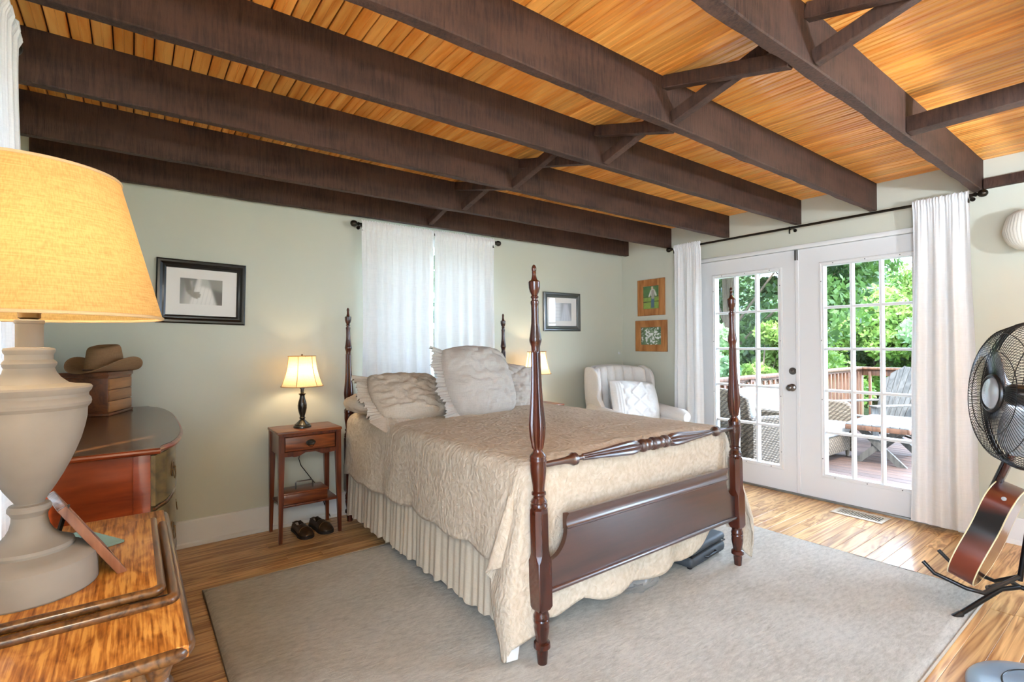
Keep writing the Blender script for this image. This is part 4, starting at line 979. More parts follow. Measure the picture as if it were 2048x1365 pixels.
# ------------------------------------------------------------------ pictures
def print_mesh(w, h, fn, nx, ny, Mx):
    b = BM().grid(lambda u, v: ((u - .5) * w, (v - .5) * h, 0), nx, ny); me = mesh(b, 'print', 0, False); me.transform(Mx)
    ca = me.color_attributes.new('Col', 'FLOAT_COLOR', 'POINT'); n = nx + 1; arr = []
    for j in range(ny + 1):
        for i in range(n): arr += [*lin(fn(i / nx, j / ny)), 1]
    ca.data.foreach_set('color', arr); me.materials.append(M_print); return me
def picture(name, label, Mx, w, h, fw, prof, fmat, matw, pw, ph, fn, po=(0, 0), cat='picture'):
    t = thing(name, label, cat, Mx.to_translation()); R = Mx.to_3x3().to_4x4(); t.matrix_world = Mx
    k = len(prof); pts = []
    for sx, sy in ((-1, -1), (1, -1), (1, 1), (-1, 1)): pts.append([(sx * (w / 2 - a), sy * (h / 2 - a), z) for a, z in prof])
    obj('frame', BM().add([p for c in pts for p in c], [(i * k + j, ((i + 1) % 4) * k + j, ((i + 1) % 4) * k + j + 1, i * k + j + 1) for i in range(4) for j in range(k - 1)]), fmat, t, 25)
    zin = .006
    if matw: obj('mat_board', BM().box(-w / 2 + fw - .002, w / 2 - fw + .002, -h / 2 + fw - .002, h / 2 - fw + .002, .001, zin), plain('mat_board', (232, 226, 220), .8), t, 0)
    else: obj('backing', BM().box(-w / 2 + fw - .004, w / 2 - fw + .004, -h / 2 + fw - .004, h / 2 - fw + .004, .001, zin), M_white, t, 0)
    obj('photo_print', print_mesh(pw, ph, fn, 64, 48, TR(po[0], po[1], zin + .0008)), None, t)
    obj('glass', BM().box(-w / 2 + fw - .002, w / 2 - fw + .002, -h / 2 + fw - .002, h / 2 - fw + .002, zin + .003, zin + .005), M_glass, t, 0)
    return t
def onback(x, z, tilt=0): return Matrix(((1, 0, 0, x), (0, 0, -1, D - .001), (0, 1, 0, z), (0, 0, 0, 1))) @ RZ(tilt)
def onright(y, z, tilt=0): return Matrix(((0, 0, -1, W - .001), (-1, 0, 0, y), (0, 1, 0, z), (0, 0, 0, 1))) @ RZ(tilt)
def sg(d, s=.02): return 1 / (1 + math.exp(max(-40, min(40, d / s))))
def capsule(u, v, ax, ay, bx, by, r):
    px, py, qx, qy = u - ax, v - ay, bx - ax, by - ay; t_ = max(0, min(1, (px * qx + py * qy) / (qx * qx + qy * qy))); return math.hypot(px - qx * t_, (py - qy * t_)) - r
def mixc(a, b, k): return tuple(x + (y - x) * k for x, y in zip(a, b))
def bw_hand(u, v):
    u2 = u * 1.45; c = (128 - 50 * v,) * 3
    c = mixc(c, (196, 188, 180), sg(max(abs(u2 - .25 - .05 * v) - .12, v - .9), .03) * .8)          # pale sleeve wall
    dress = max(.42 - u2 + .25 * (v - .4), u2 - 1.05 - .35 * (.7 - v)); c = mixc(c, (226, 220, 214), sg(dress, .02))
    c = mixc(c, (190, 184, 178), sg(abs(math.sin((u2 - .2 * v) * 22)) - .25, .1) * sg(dress, .02) * .5)
    c = mixc(c, (70, 68, 62), sg(max(1.12 + .25 * (.6 - v) - u2, -v + .0), .03))
    c = mixc(c, (150, 146, 138), sg(max(v - 1.2, .62 - v + .3 * (1.1 - u2), .7 - u2), .03) * .7)
    c = mixc(c, (84, 78, 70), sg(capsule(u2, v, .22, .95, .30, .55, .10), .015))
    c = mixc(c, (112, 104, 95), sg(capsule(u2, v, .34, .46, .46, .38, .09), .012))
    for k, (ex, ey) in enumerate(((.46, .66), (.63, .46), (.67, .38), (.65, .31), (.58, .26))):
        c = mixc(c, (122, 114, 104), sg(capsule(u2, v, .40, .48 - .04 * k, ex, ey, .030), .008))
        c = mixc(c, (60, 55, 48), .6 * sg(capsule(u2, v, .46, .43 - .045 * k, ex, ey - .035, .006), .006))
    return c
def bw_dress(u, v):
    c = (226, 226, 228); c = mixc(c, (188, 188, 190), .5 * sg(abs(math.sin(v * 17)) - .2, .1) * sg(u - .5, .02))
    c = mixc(c, (150, 150, 152), sg(max(.38 - u, u - 1.2, -v), .05)); d = max(abs(u - .68) - .10 - .22 * (1 - v), v - .95)
    c = mixc(c, (206, 206, 210), sg(d, .03)); return mixc(c, (170, 170, 176), .5 * sg(d, .03) * sg(abs(math.sin((u - .68) / (1.3 - v) * 24)) - .3, .1))
def standing(u, v):
    u2, c = u * .72, mixc((60, 104, 62), (96, 140, 76), .5 + .5 * mnoise.noise((u * 7, v * 7, 0)))
    c = mixc(c, mixc((150, 176, 70), (120, 150, 62), .5 + .5 * mnoise.noise((u * 9, v * 15, 2))), sg(v - .52, .02))
    c = mixc(c, (44, 40, 30), sg(min(abs(v - .52 - .02 * u), abs(v - .30 - .02 * u)) - .012, .004))
    c = mixc(c, (70, 100, 130), sg(min(capsule(u2, v, .41, .45, .40, .08, .045), capsule(u2, v, .46, .45, .455, .08, .042)), .008))
    c = mixc(c, (232, 228, 226), sg(min(capsule(u2, v, .36, .80, .27, .55, .030), capsule(u2, v, .50, .80, .58, .58, .034), capsule(u2, v, .43, .78, .43, .62, .09)), .008))
    c = mixc(c, (166, 158, 152), sg(max(capsule(u2, v, .44, .76, .44, .50, .075), abs(u2 - .44) - .07), .008))
    c = mixc(c, (222, 196, 172), sg(math.hypot(u2 - .41, (v - .90)) - .045, .008)); return mixc(c, (214, 200, 170), sg(math.hypot(u2 - .41, v - .945) - .04, .01))
def blossom(u, v):
    c = mixc((78, 104, 76), (120, 146, 96), .5 + .5 * mnoise.noise((u * 6, v * 6, 1)))
    q = mnoise.noise((u * 9, v * 9, 5)) + .6 * mnoise.noise((u * 20, v * 20, 8)) + .9 * (.45 - math.hypot(u - .58, v - .62)) + .3 * (.3 - math.hypot(u - .3, v - .2))
    return mixc(c, (236, 236, 234), sg(.12 - q, .06))
PB = [(0, 0), (0, .016), (.006, .022), (.016, .022), (.026, .014), (.034, .016), (.040, .012), (.042, .006)]
picture('framed_picture', 'black framed photograph of a hand on a white gown, left wall picture', onback(.363, 1.625, -.024), .498, .405, .052, [(a * 1.28, z) for a, z in PB], M_black, 1, .235, .165, bw_hand, (-.005, .005))
picture('framed_picture', 'black framed photograph of a pale dress, right of the bed window', onback(3.514, 1.603, .006), .505, .392, .05, [(a * 1.25, z) for a, z in PB], plain('charcoal_frame', (74, 76, 74), .3, .5, coat=.3), 1, .24, .185, bw_dress, (.01, .0))
PW = [(0, 0), (0, .016), (.003, .019), (.070, .017), (.073, .014), (.073, .004)]
M_pine = wood('honey_pine_frame', (150, 92, 44), (196, 136, 78), 1, .5, .1, 5, 70, .1, .08)
picture('framed_picture', 'honey pine framed photo of a standing person, upper of the corner pair', onright(3.430, 1.767, 0), .350, .388, .073, PW, M_pine, 0, .205, .243, standing)
picture('framed_picture', 'honey pine framed photo of white blossom, lower of the corner pair', onright(3.434, 1.355, 0), .408, .332, .073, PW, M_pine, 0, .262, .187, blossom)
o = obj('wall_hook', BM().box(4.366, 4.380, D - .014, D, 1.155, 1.185, .003).tube([(4.373, D - .012, 1.162), (4.373, D - .024, 1.160), (4.373, D - .026, 1.172)], .003, 6), M_white); tag(o, 'tiny white hook on the wall above the armchair', 'hook')

# fill pendant and torchere added out of view to brighten the room
def lit_glass(name, col, k):
    q = NT(name); q.b.inputs['Base Color'].default_value = (.8, .78, .72, 1); q.b.inputs['Emission Color'].default_value = (*col, 1); q.b.inputs['Emission Strength'].default_value = k; return q.m
t = thing('fill_pendant', 'frosted globe pendant added behind the viewpoint as fill light', 'pendant light', (-.08, -.5, CEIL))
obj('canopy', BM().lathe([(.07, 0), (.07, -.012), (.05, -.03), (.012, -.034), (.008, -.04), (.008, -.50)], 28), M_bronze, t)
obj('globe', BM().lathe([(.03, -.49), (.09, -.51), (.135, -.56), (.15, -.62), (.135, -.68), (.09, -.725), (.03, -.745), (.001, -.747)], 40), lit_glass('lit_opal_globe', (1, .87, .68), PEND_W), t, 60)
t = thing('fill_torchiere', 'tall torchiere added behind the viewpoint as fill for the ceiling', 'floor lamp', (2.9, -.75, 0))
obj('base', BM().lathe([(.15, 0), (.15, .02), (.05, .035), (.014, .05), (.014, 1.62), (.03, 1.64)], 32), M_bronze, t)
obj('bowl', BM().lathe([(.03, 1.63), (.10, 1.65), (.16, 1.70), (.18, 1.76)], 40, cap=False), M_white, t, 60)
glow(t, (0, 0, 1.74), TORCH_W, (.82, .93, 1.08), .06)
# ------------------------------------------------------------------ wing armchair
t = thing('wing_armchair', 'ivory channel-tufted wing armchair in the corner by the door curtain', 'armchair', (3.90, 3.20, 0), -.20)
w2 = .33
def back(u, v):      # v up, u across; channels bulge forward (-y)
    a = 2 * u - 1; topz = 1.055 - .035 * abs(a) ** 2.5
    ch = abs(math.cos(PI * u * 6 + PI / 2)) ** .55
    x = a * (w2 - .02); z = .40 + (topz - .40) * v
    y = .26 + .10 * v - .055 * ch * (1 - .15 * v) - .11 * abs(a) ** 3 * 1.0
    if v > .93: k = (v - .93) / .07; y += .07 * k ** 2; z = .40 + (topz - .40) * (.93 + .07 * math.sin(k * PI / 2)) + .020 * ch * (1 - k)
    return (x, y, z)
obj('tufted_back', BM().grid(back, 96, 40), M_chair, t, 180)
shell = BM()
def outer(u, v):
    a = 2 * u - 1; topz = 1.058 - .035 * abs(a) ** 2.5; z = .16 + (topz - .16) * v
    return (a * (w2 + .005), .30 + .10 * max(0, (z - .4) / .65) + .07 - .13 * abs(a) ** 3, z)
obj('back_shell', BM().grid(outer, 30, 20), M_chair, t, 180)
for s in (-1, 1):
    # wing: a padded slab with a curved front edge
    out = [(.37, .46), (.40, 1.00), (.37, 1.045), (.30, 1.05), (.22, 1.03), (.16, .985), (.135, .92), (.13, .84), (.15, .76), (.12, .70), (.05, .655), (.05, .50)]
    b = BM()
    pts = out; n_ = len(pts)
    lay = [(-.012, .94), (-.03, 1.0), (-.05, 1.0), (-.065, .95)]
    cxm = sum(p[0] for p in pts) / n_; czm = sum(p[1] for p in pts) / n_
    vs = [];
    for off, k in lay: vs += [(s * (w2 + .04 + off), cxm + (py - cxm) * k, czm + (pz_ - czm) * k) for py, pz_ in pts]
    fs = [(i * n_ + j, i * n_ + (j + 1) % n_, (i + 1) * n_ + (j + 1) % n_, (i + 1) * n_ + j) for i in range(3) for j in range(n_)] + [tuple(range(n_)), tuple(range(3 * n_, 4 * n_))]
    wg = obj('wing', b.add(vs, fs), M_chair, t, 50); sb = wg.modifiers.new('s', 'SUBSURF'); sb.levels = 2; sb.render_levels = 2
    arm = BM().box(s * w2 - .055, s * w2 + .055, -.30, .30, .16, .56, .03, seg=3)
    path = [(s * (w2 + .008), -.315 + .6 * k / 12, .575 + .045 * (k / 12)) for k in range(13)]
    arm.tube(path, [.045] + [.068] * 11 + [.06], 18)
    obj('arm', arm, M_chair, t, 50)
obj('seat_base', BM().box(-w2 + .03, w2 - .03, -.30, .28, .16, .34, .02, seg=3), M_chair, t, 50)
obj('seat_cushion', BM().box(-w2 + .05, w2 - .05, -.34, .22, .34, .48, .05, seg=5), M_chair, t, 60)
for sx in (-1, 1):
    for sy in (-.27, .25): obj('leg', BM().lathe([(.012, 0), (.016, .05), (.022, .165)], 14, TR(sx * .29, sy, 0)), M_mah, t)
# cable-knit cushion
def knit(label):
    wk, hk, tk = .56, .42, .17; b = BM(); N = 70
    def side(sg_):
        def fn(u, v):
            a, c = 2 * u - 1, 2 * v - 1; e = max(0, (1 - abs(a) ** 3)) * max(0, (1 - abs(c) ** 3)); pin = 1 - .05 * a * a * c * c
            z = tk / 2 * e ** .5
            if sg_ > 0:
                q = min(1, e * 4)
                if abs(a) < .34:      # diamond panel
                    dd = abs(((abs(a) / .34) + 2 * abs(((c * 1.5) % 1) - .5)) - 1); z += q * .013 * math.exp(-(dd / .16) ** 2)
                elif abs(a) < .62: z += q * .013 * max(0, math.cos((abs(a) - .48) / .14 * 1.2 + .9 * math.sin(c * 12)))
                else: z += q * .007 * abs(math.sin(a * 34))
            return (wk / 2 * a * pin, hk / 2 * c * pin, sg_ * z)
        return fn
    b.grid(side(1), N, N).grid(side(-1), 20, 20); return b
me = mesh(knit(''), 'knit', 180); me.transform(t.matrix_world if False else (TR(3.90, 3.20, 0) @ RZ(-.20) @ TR(.02, .050, .705) @ RZ(.03) @ RX(PI / 2 - .33) @ RZ(-.08)))
o = obj('knit_cushion', me, M_knit); tag(o, 'white cable-knit cushion propped on the wing armchair', 'cushion')

# ------------------------------------------------------------------ under the bed
t = thing('suitcase', 'dark grey suitcase lying flat under the foot of the bed', 'suitcase', (2.62, 1.91, .019), .10)
obj('shell', BM().box(-.20, .20, -.26, .26, .012, .075, .025, seg=3), M_dkgrey, t, 40)
obj('lid', BM().box(-.20, .20, -.26, .26, .080, .125, .025, seg=3), M_dkgrey, t, 40)
obj('zipper', BM().tube([(-.195, -.255, .0775), (.195, -.255, .0775), (.195, .255, .0775), (-.195, .255, .0775)], .004, 6, True), M_blackpl, t)
obj('handle', BM().tube([(-.06, -.26, .05), (-.055, -.275, .05), (.055, -.275, .05), (.06, -.26, .05)], .007, 8), M_blackpl, t)
for sx in (-.16, .16):
    for sy in (-.22, .22): obj('stud', BM().lathe([(.014, 0), (.016, .006), (.014, .014)], 12, TR(sx, sy, 0)), M_blackpl, t)
def crumple(cx, cy, z0, sx, sy, sz, seed):
    b = BM(); K = 40
    def fn(u, v):
        a = 2 * PI * u; p = PI * v - PI / 2; d = Vector((math.cos(a) * math.cos(p), math.sin(a) * math.cos(p), math.sin(p)))
        k = 1 + .22 * mnoise.noise(d * 2.2 + Vector((seed, 0, 0))) + .18 * abs(mnoise.noise(d * 5 + Vector((0, seed, 0))))
        return (cx + d.x * sx * k, cy + d.y * sy * k, max(z0, z0 + sz * .8 + d.z * sz * k))
    return b.grid(fn, K, 24, wrap=True)
t = thing('storage_bag', 'crumpled clear plastic bag of dark clothes under the footboard', 'bag', (0, 0, 0))
_p = NT('clear_plastic'); _p.set(.12, .6); _p.b.inputs['Base Color'].default_value = (*lin((190, 184, 176)), 1)
_t = _p.add('ShaderNodeBsdfTransparent'); _m = _p.add('ShaderNodeMixShader'); _m.inputs[0].default_value = .45; _p.link(_t, 0, _m, 1); _p.link(_p.b, 0, _m, 2); _p.link(_m, 0, _p.out, 'Surface')
obj('plastic', crumple(2.08, 1.73, .02, .18, .10, .085, 3), _p.m, t, 30)
obj('clothes', crumple(2.08, 1.745, .03, .14, .075, .06, 9), cloth('navy_cloth', (48, 54, 70)), t, 180)

# ------------------------------------------------------------------ floor register
t = thing('floor_vent', 'beige slotted floor register in front of the french doors', 'vent', (4.272, 1.452, 0), -.02)
M_vent = plain('beige_metal', (188, 172, 150), .45, .5, .2)
obj('vent_frame', BM().box(-.09, -.055, -.165, .165, 0, .006, .002).box(.055, .09, -.165, .165, 0, .006, .002).box(-.06, .06, -.165, -.14, 0, .006, .002).box(-.06, .06, .14, .165, 0, .006, .002), M_vent, t, 30)
obj('vent_well', BM().box(-.058, .058, -.142, .142, .0002, .001), M_blackpl, t, 0)
for k in range(19): obj('slat', BM().box(-.056, .056, -.003, .003, .001, .0055, .001, TR(0, -.135 + k * .015, 0), 1), M_vent, t, 30)

# ------------------------------------------------------------------ pedestal fan
FX, FY = 2.565, .270
t = thing('pedestal_fan', 'black pedestal fan with wire cage at the right edge', 'fan', (FX, FY, 0))
obj('base', BM().lathe([(.25, 0), (.25, .012), (.243, .020), (.21, .030), (.15, .042), (.09, .056), (.05, .068), (.035, .085), (.032, .12), (.026, .125)], 56), M_bluegrey, t, 50)
obj('base_groove', BM().tube([(.150 * math.cos(2 * PI * k / 60), .150 * math.sin(2 * PI * k / 60), .0425) for k in range(60)], .003, 6, True), M_blackpl, t)
obj('pole', BM().lathe([(.022, .10), (.022, .55), (.026, .555), (.026, .60), (.015, .61), (.015, .94)], 24), M_blackmet, t)
fc = Vector((0, 0, 1.0)); fn_ = Vector((-.537, .84, .07)).normalized()
q = fn_.to_track_quat('Z', 'Y').to_matrix().to_4x4(); Mf = TR(-.050, .080, 1.083) @ q       # local z = blowing direction
RF = .255
motor = obj('motor', BM().lathe([(.001, -.20), (.05, -.195), (.065, -.16), (.068, -.08), (.055, -.05), (.012, -.045), (.012, .045)], 32, Mf), M_blackpl, t)
obj('neck', BM().tube([(0, 0, .92), (0, 0, 1.0), Mf @ Vector((0, 0, -.15))], .022, 12), M_blackpl, t)
def cage(sgn, z_rim, z_face, rin, nw):
    b = BM()
    def pr(k): r = rin + (RF - rin) * k; return r, z_rim + (z_face - z_rim) * (1 - k ** 4) ** .5
    for i in range(nw):
        a = 2 * PI * i / nw; pts = []
        for k in range(9): r, z = pr(k / 8); aa = a + .25 * (1 - k / 8) * sgn; pts.append((r * math.cos(aa), r * math.sin(aa), z))
        b.tube(pts, .0011, 4, M=Mf, cap=False)
    return b, pr
for nm, sgn, zr, zf, rin in (('front_grille', 1, .012, .085, .062), ('rear_grille', -1, -.008, -.085, .07)):
    b, pr = cage(sgn, zr, zf, rin, 110)
    for k in (.45, .8, 1.0) if sgn > 0 else (.2, .4, .6, .8, 1.0):
        r, z = pr(k); b.tube([(r * math.cos(2 * PI * i / 64), r * math.sin(2 * PI * i / 64), z) for i in range(64)], .0022 if k == 1 else .0015, 5, True, Mf)
    g = obj(nm, b, M_blackmet, t, 60)
    if sgn > 0:
        obj('badge', BM().lathe([(.001, .096), (.050, .094), (.056, .089), (.056, .082)], 40, Mf), M_silver, g)
        obj('badge_ring', BM().tube([(.062 * math.cos(2 * PI * i / 48), .062 * math.sin(2 * PI * i / 48), .085) for i in range(48)], .008, 8, True, Mf), M_blackpl, g)
obj('rim_band', BM().tube([(RF * math.cos(2 * PI * i / 64), RF * math.sin(2 * PI * i / 64), .002) for i in range(64)], .006, 8, True, Mf), M_blackmet, t)
for k in range(3):
    a0 = 2 * PI * k / 3 + .5
    def bl(u, v):
        r = .035 + .180 * u; wd__ = (.28 + .62 * math.sin(PI * min(1, u * .62 + .08))) * (1 if u < .85 else 1 - .5 * ((u - .85) / .15) ** 2)
        aa = a0 + (v - .5) * wd__ * 1.5 + .35 * u; return (r * math.cos(aa), r * math.sin(aa), (v - .5) * -.075 * (1 - .3 * u))
    bo = obj('blade', BM().grid(bl, 14, 12, Mf), M_silver, t, 180); sd = bo.modifiers.new('t', 'SOLIDIFY'); sd.thickness = .003
obj('hub', BM().lathe([(.038, -.035), (.038, .03), (.028, .042), (.001, .046)], 28, Mf), M_blackpl, t)

# ------------------------------------------------------------------ guitar on its stand
gl_, gd_ = math.radians(19), .100
gt = thing('acoustic_guitar', 'red-brown and black acoustic guitar with cream binding leaning on a stand', 'guitar', (3.235, .655, .135))
gx = Vector((1, -.03, 0)).normalized(); gy0 = Vector((-gx.y, gx.x, 0))           # gx width, gy0 face direction
Mg = Matrix(((gx.x, gy0.x, 0, 0), (gx.y, gy0.y, 0, 0), (0, 0, 1, 0), (0, 0, 0, 1))) @ RX(gl_)
hw = [(0, .0), (.004, .055), (.02, .118), (.05, .162), (.09, .190), (.14, .200), (.19, .192), (.24, .165), (.29, .138), (.32, .134), (.36, .140), (.40, .148), (.44, .144), (.47, .122), (.49, .09), (.50, .045), (.502, 0)]
zs = [.502 * (1 - math.cos(PI * k / 40)) / 2 for k in range(41)]
otl = [(lerp_prof(hw, z), z) for z in zs]; otl = otl + [(-x, z) for x, z in reversed(otl[1:-1])]
# smooth the outline
for _ in range(3): otl = [((otl[i - 1][0] + 2 * otl[i][0] + otl[(i + 1) % len(otl)][0]) / 4, (otl[i - 1][1] + 2 * otl[i][1] + otl[(i + 1) % len(otl)][1]) / 4) for i in range(len(otl))]
n_ = len(otl)
tgm = NT('banded_side').set(.3, .4, 0, .2, .12); _mp = tgm.coords(rand=False); _sx = tgm.add('ShaderNodeSeparateXYZ'); tgm.link(_mp, 0, _sx, 0)
_rr = tgm.ramp([(0, lin((104, 46, 26))), (.16, lin((112, 46, 24))), (.27, lin((22, 16, 14))), (.36, lin((20, 16, 16))), (.42, lin((104, 44, 28))), (.48, lin((60, 26, 20))), (.51, lin((16, 14, 16)))]); tgm.link(_sx, 2, _rr, 0); tgm.link(_rr, 0, tgm.b, 'Base Color')  # side colour banded by height, red-brown with black at waist and top
def loop(y): return [(x, y, z) for x, z in otl]
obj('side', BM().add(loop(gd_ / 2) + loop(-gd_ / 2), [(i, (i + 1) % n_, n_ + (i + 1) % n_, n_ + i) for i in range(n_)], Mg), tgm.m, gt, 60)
obj('soundboard', BM().prism([(x * .998, z) for x, z in otl], gd_ / 2 - .003, gd_ / 2, 'y', Mg), wood('spruce_burst', (120, 60, 24), (206, 140, 64), 2, .15, .5), gt, 30)
obj('back_plate', BM().prism([(x * .998, z) for x, z in otl], -gd_ / 2, -gd_ / 2 + .003, 'y', Mg), wood('guitar_back', (70, 30, 20), (120, 60, 38), 2, .12, .6), gt, 30)
M_bind = plain('cream_binding', (228, 214, 170), .3)
for y_ in (gd_ / 2 - .002, -gd_ / 2 + .002): obj('binding', BM().tube([(x * 1.003, y_, z) for x, z in otl], .0026, 6, True, Mg), M_bind, gt)
obj('soundhole_rosette', BM().lathe([(.050, 0), (.050, .0008), (.062, .0008), (.062, 0)], 32, Mg @ TR(0, gd_ / 2, .33) @ RX(-PI / 2)), M_bind, gt)
obj('soundhole', BM().lathe([(.049, 0), (.049, .0006)], 32, Mg @ TR(0, gd_ / 2, .33) @ RX(-PI / 2)), M_blackpl, gt)
obj('bridge', BM().box(-.075, .075, gd_ / 2, gd_ / 2 + .010, .14, .165, .004, Mg), M_mah, gt, 30)
nk = obj('neck', BM().box(-.026, .026, gd_ / 2 - .022, gd_ / 2 + .002, .43, .86, .008, Mg), M_mah, gt, 40)
obj('fretboard', BM().box(-.027, .027, gd_ / 2 + .002, gd_ / 2 + .008, .36, .86, .001, Mg), M_blackpl, nk, 30)
hs = obj('headstock', BM().box(-.035, .035, -.008, .006, 0, .18, .004, Mg @ TR(0, gd_ / 2, .86) @ RX(.2)), M_mah, gt, 30)
for k in range(6): obj('tuner', BM().ball(((1 if k % 2 else -1) * .045, 0, .035 + .05 * (k // 2)), .010, 8, M=Mg @ TR(0, gd_ / 2, .86) @ RX(.2)), M_chrome, hs)
obj('string', BM().tube([(0, gd_ / 2 + .012, .15), (0, gd_ / 2 + .011, .86)], .0006, 4, M=Mg), M_chrome, gt) if False else None
for k in range(6): obj('string', BM().tube([(-.022 + .0088 * k, gd_ / 2 + .012, .15), (-.019 + .0076 * k, gd_ / 2 + .011, .86)], .0005, 4, M=Mg), M_chrome, gt)
obj('strap_button', BM().lathe([(.004, 0), (.004, .008), (.009, .010), (.009, .014), (.001, .015)], 14, Mg @ TR(-.118, -.012, .468) @ RY(-PI / 2)), M_silver, gt)
sc_ = Vector((3.27, .50, 0))
t = thing('guitar_stand', 'black tripod guitar stand on the floor at the rug corner', 'guitar stand', sc_)
def sp(p): return Vector(p) - sc_
hub = Vector((3.285, .475, .165))
obj('post', BM().tube([sp(hub), sp(hub + Vector((.01, -.035, .30))), sp(hub + Vector((.02, -.06, .52)))], .011, 12), M_blackmet, t)
for e in ((3.01, .650, .012), (3.50, .62, .012), (3.33, .20, .012)):
    e = Vector(e); obj('leg', BM().tube([sp(hub + Vector((0, 0, -.03))), sp(hub.lerp(e, .3) + Vector((0, 0, .01))), sp(e)], .011, 10), M_blackmet, t)
    obj('rubber_foot', BM().tube([sp(e.lerp(hub, .10)), sp(e)], [.014, .015], 10).ball(sp(e), .015, 10, (1, 1, .8)), M_blackpl, t)
ym = Mg.to_3x3() @ Vector((0, 0, 0)) + Vector((3.235, .655, .135))
for s in (-1, 1):
    a_ = hub + Vector((0, 0, .02)); b0 = ym + gx * (s * .10) + gy0 * -.085 + Vector((0, 0, -.02)); b1 = ym + gx * (s * .115) + gy0 * -.03 + Vector((0, 0, -.016)); b2 = ym + gx * (s * .115) + gy0 * .09 + Vector((0, 0, .012)); b3 = ym + gx * (s * .115) + gy0 * .135 + Vector((0, 0, .055))
    obj('yoke_arm', BM().tube([sp(a_), sp(b0), sp(b1), sp(b2), sp(b3)], .0095, 10), M_blackpl, t)

# pleated white globe on the wall at the right edge
t = thing('wall_sconce', 'white ribbed globe shade on the wall at the right edge', 'wall light', (W - .12, .56, 1.950))
gp = [(.03, .122), (.07, .112), (.10, .085), (.113, .04), (.122, -.005), (.112, -.05), (.095, -.085), (.06, -.115), (.02, -.124)]
b = BM(); vs = []; fs = []; sg_ = 120
for r, z in gp:
    for k in range(sg_): a = 2 * PI * k / sg_; rr = r * (1 + .015 * math.cos(40 * a)); vs.append((rr * math.cos(a), rr * math.sin(a), z))
for i in range(len(gp) - 1):
    for k in range(sg_): fs.append((i * sg_ + k, i * sg_ + (k + 1) % sg_, (i + 1) * sg_ + (k + 1) % sg_, (i + 1) * sg_ + k))
obj('shade', b.add(vs, fs), cloth('white_pleated_shade', (226, 226, 216), None, 0, 200, .05), t, 60)
obj('arm', BM().tube([(.12, 0, .0), (.05, 0, .135), (0, 0, .135)], .007, 8), M_white, t)
obj('wall_plate', BM().lathe([(.05, 0), (.05, .008), (.03, .014)], 24, TR(.12, 0, 0) @ RY(-PI / 2)), M_white, t)

# ------------------------------------------------------------------ deck and yard
ZK = -.10
dk = struct('deck', BM().box(W + .14, 9.75, -3.2, 3.45, ZK - .16, ZK - .026), M_deck, ang=0)
dm = mesh(BM().box(-.068, .068, -3.2, 3.45, -.026, 0, .004, seg=1), 'deck_board', 30); dm.materials.append(M_deck)
x = W + .14 + .072; 
while x < 9.72: obj('deck_board', dm, None, dk, loc=(x, 0, ZK)); x += .142
obj('deck_post', BM().box(W + .2, W + .3, -3.1, -3.0, -1.2, ZK - .16).box(9.5, 9.6, -3.1, -3.0, -1.2, ZK - .16).box(9.5, 9.6, 3.2, 3.3, -1.2, ZK - .16).box(W + .2, W + .3, 3.2, 3.3, -1.2, ZK - .16), M_deck, dk, 0)
rl = thing('deck_railing', 'brown wooden deck railing with square balusters beyond the doors', 'railing', (9.45, 3.2, ZK))
RC = (9.45, 3.2)
def rp(name, b): b.v = [(p[0] - RC[0], p[1] - RC[1], p[2] - ZK) for p in b.v]; return obj(name, b, M_rail, rl, 30)
rp('top_rail', BM().box(W + .16, RC[0] + .07, RC[1] - .07, RC[1] + .07, .835, .872, .005)); rp('top_rail', BM().box(RC[0] - .07, RC[0] + .07, -3.1, RC[1] - .072, .835, .872, .005))
for z0, z1 in ((.735, .833), (.00, .09)):
    rp('rail_board', BM().box(W + .16, RC[0], RC[1] - .02, RC[1] + .018, z0, z1, .003)); rp('rail_board', BM().box(RC[0] - .018, RC[0] + .02, -3.1, RC[1] - .02, z0, z1, .003))
for px, py in [(RC[0], RC[1]), (7.6, RC[1]), (6.0, RC[1]), (4.75, RC[1]), (RC[0], 1.4), (RC[0], -.4), (RC[0], -2.2)]: rp('railing_post', BM().box(px - .045, px + .045, py - .045, py + .045, ZK, .834, .004))
x = W + .28
while x < RC[0] - .08: rp('baluster', BM().box(x - .018, x + .018, RC[1] - .056, RC[1] - .021, -.02, .80, .002)); x += .13
y = RC[1] - .16
while y > -.6: rp('baluster', BM().box(RC[0] - .053, RC[0] - .019, y - .018, y + .018, -.02, .80, .002)); y -= .16
# slatted table
t = thing('patio_table', 'low grey slatted patio table with crossed legs on the deck', 'table', (7.10, 2.11, ZK), .06)
for k in range(7): obj('slat', BM().box(-.50, .50, -.295 + k * .085, -.215 + k * .085, .428, .45, .004), M_tabletop, t, 30)
obj('table_frame', BM().box(-.50, .50, -.30, -.278, .375, .428, .003).box(-.50, .50, .278, .30, .375, .428, .003).box(-.50, -.478, -.278, .278, .375, .428, .003).box(.478, .50, -.278, .278, .375, .428, .003), M_rail, t, 30)
for sx in (-.40, .40):
    for s in (-1, 1): obj('leg', BM().add([(sx - .02, s * .26, 0), (sx + .02, s * .26, 0), (sx + .02, s * .26 - s * .09, 0), (sx - .02, s * .26 - s * .09, 0), (sx - .02, -s * .12, .376), (sx + .02, -s * .12, .376), (sx + .02, -s * .21, .376), (sx - .02, -s * .21, .376)], [(0, 1, 2, 3), (4, 5, 6, 7), (0, 1, 5, 4), (1, 2, 6, 5), (2, 3, 7, 6), (3, 0, 4, 7)], TR(.006 * s, 0, 0)), M_greyw, t, 30)
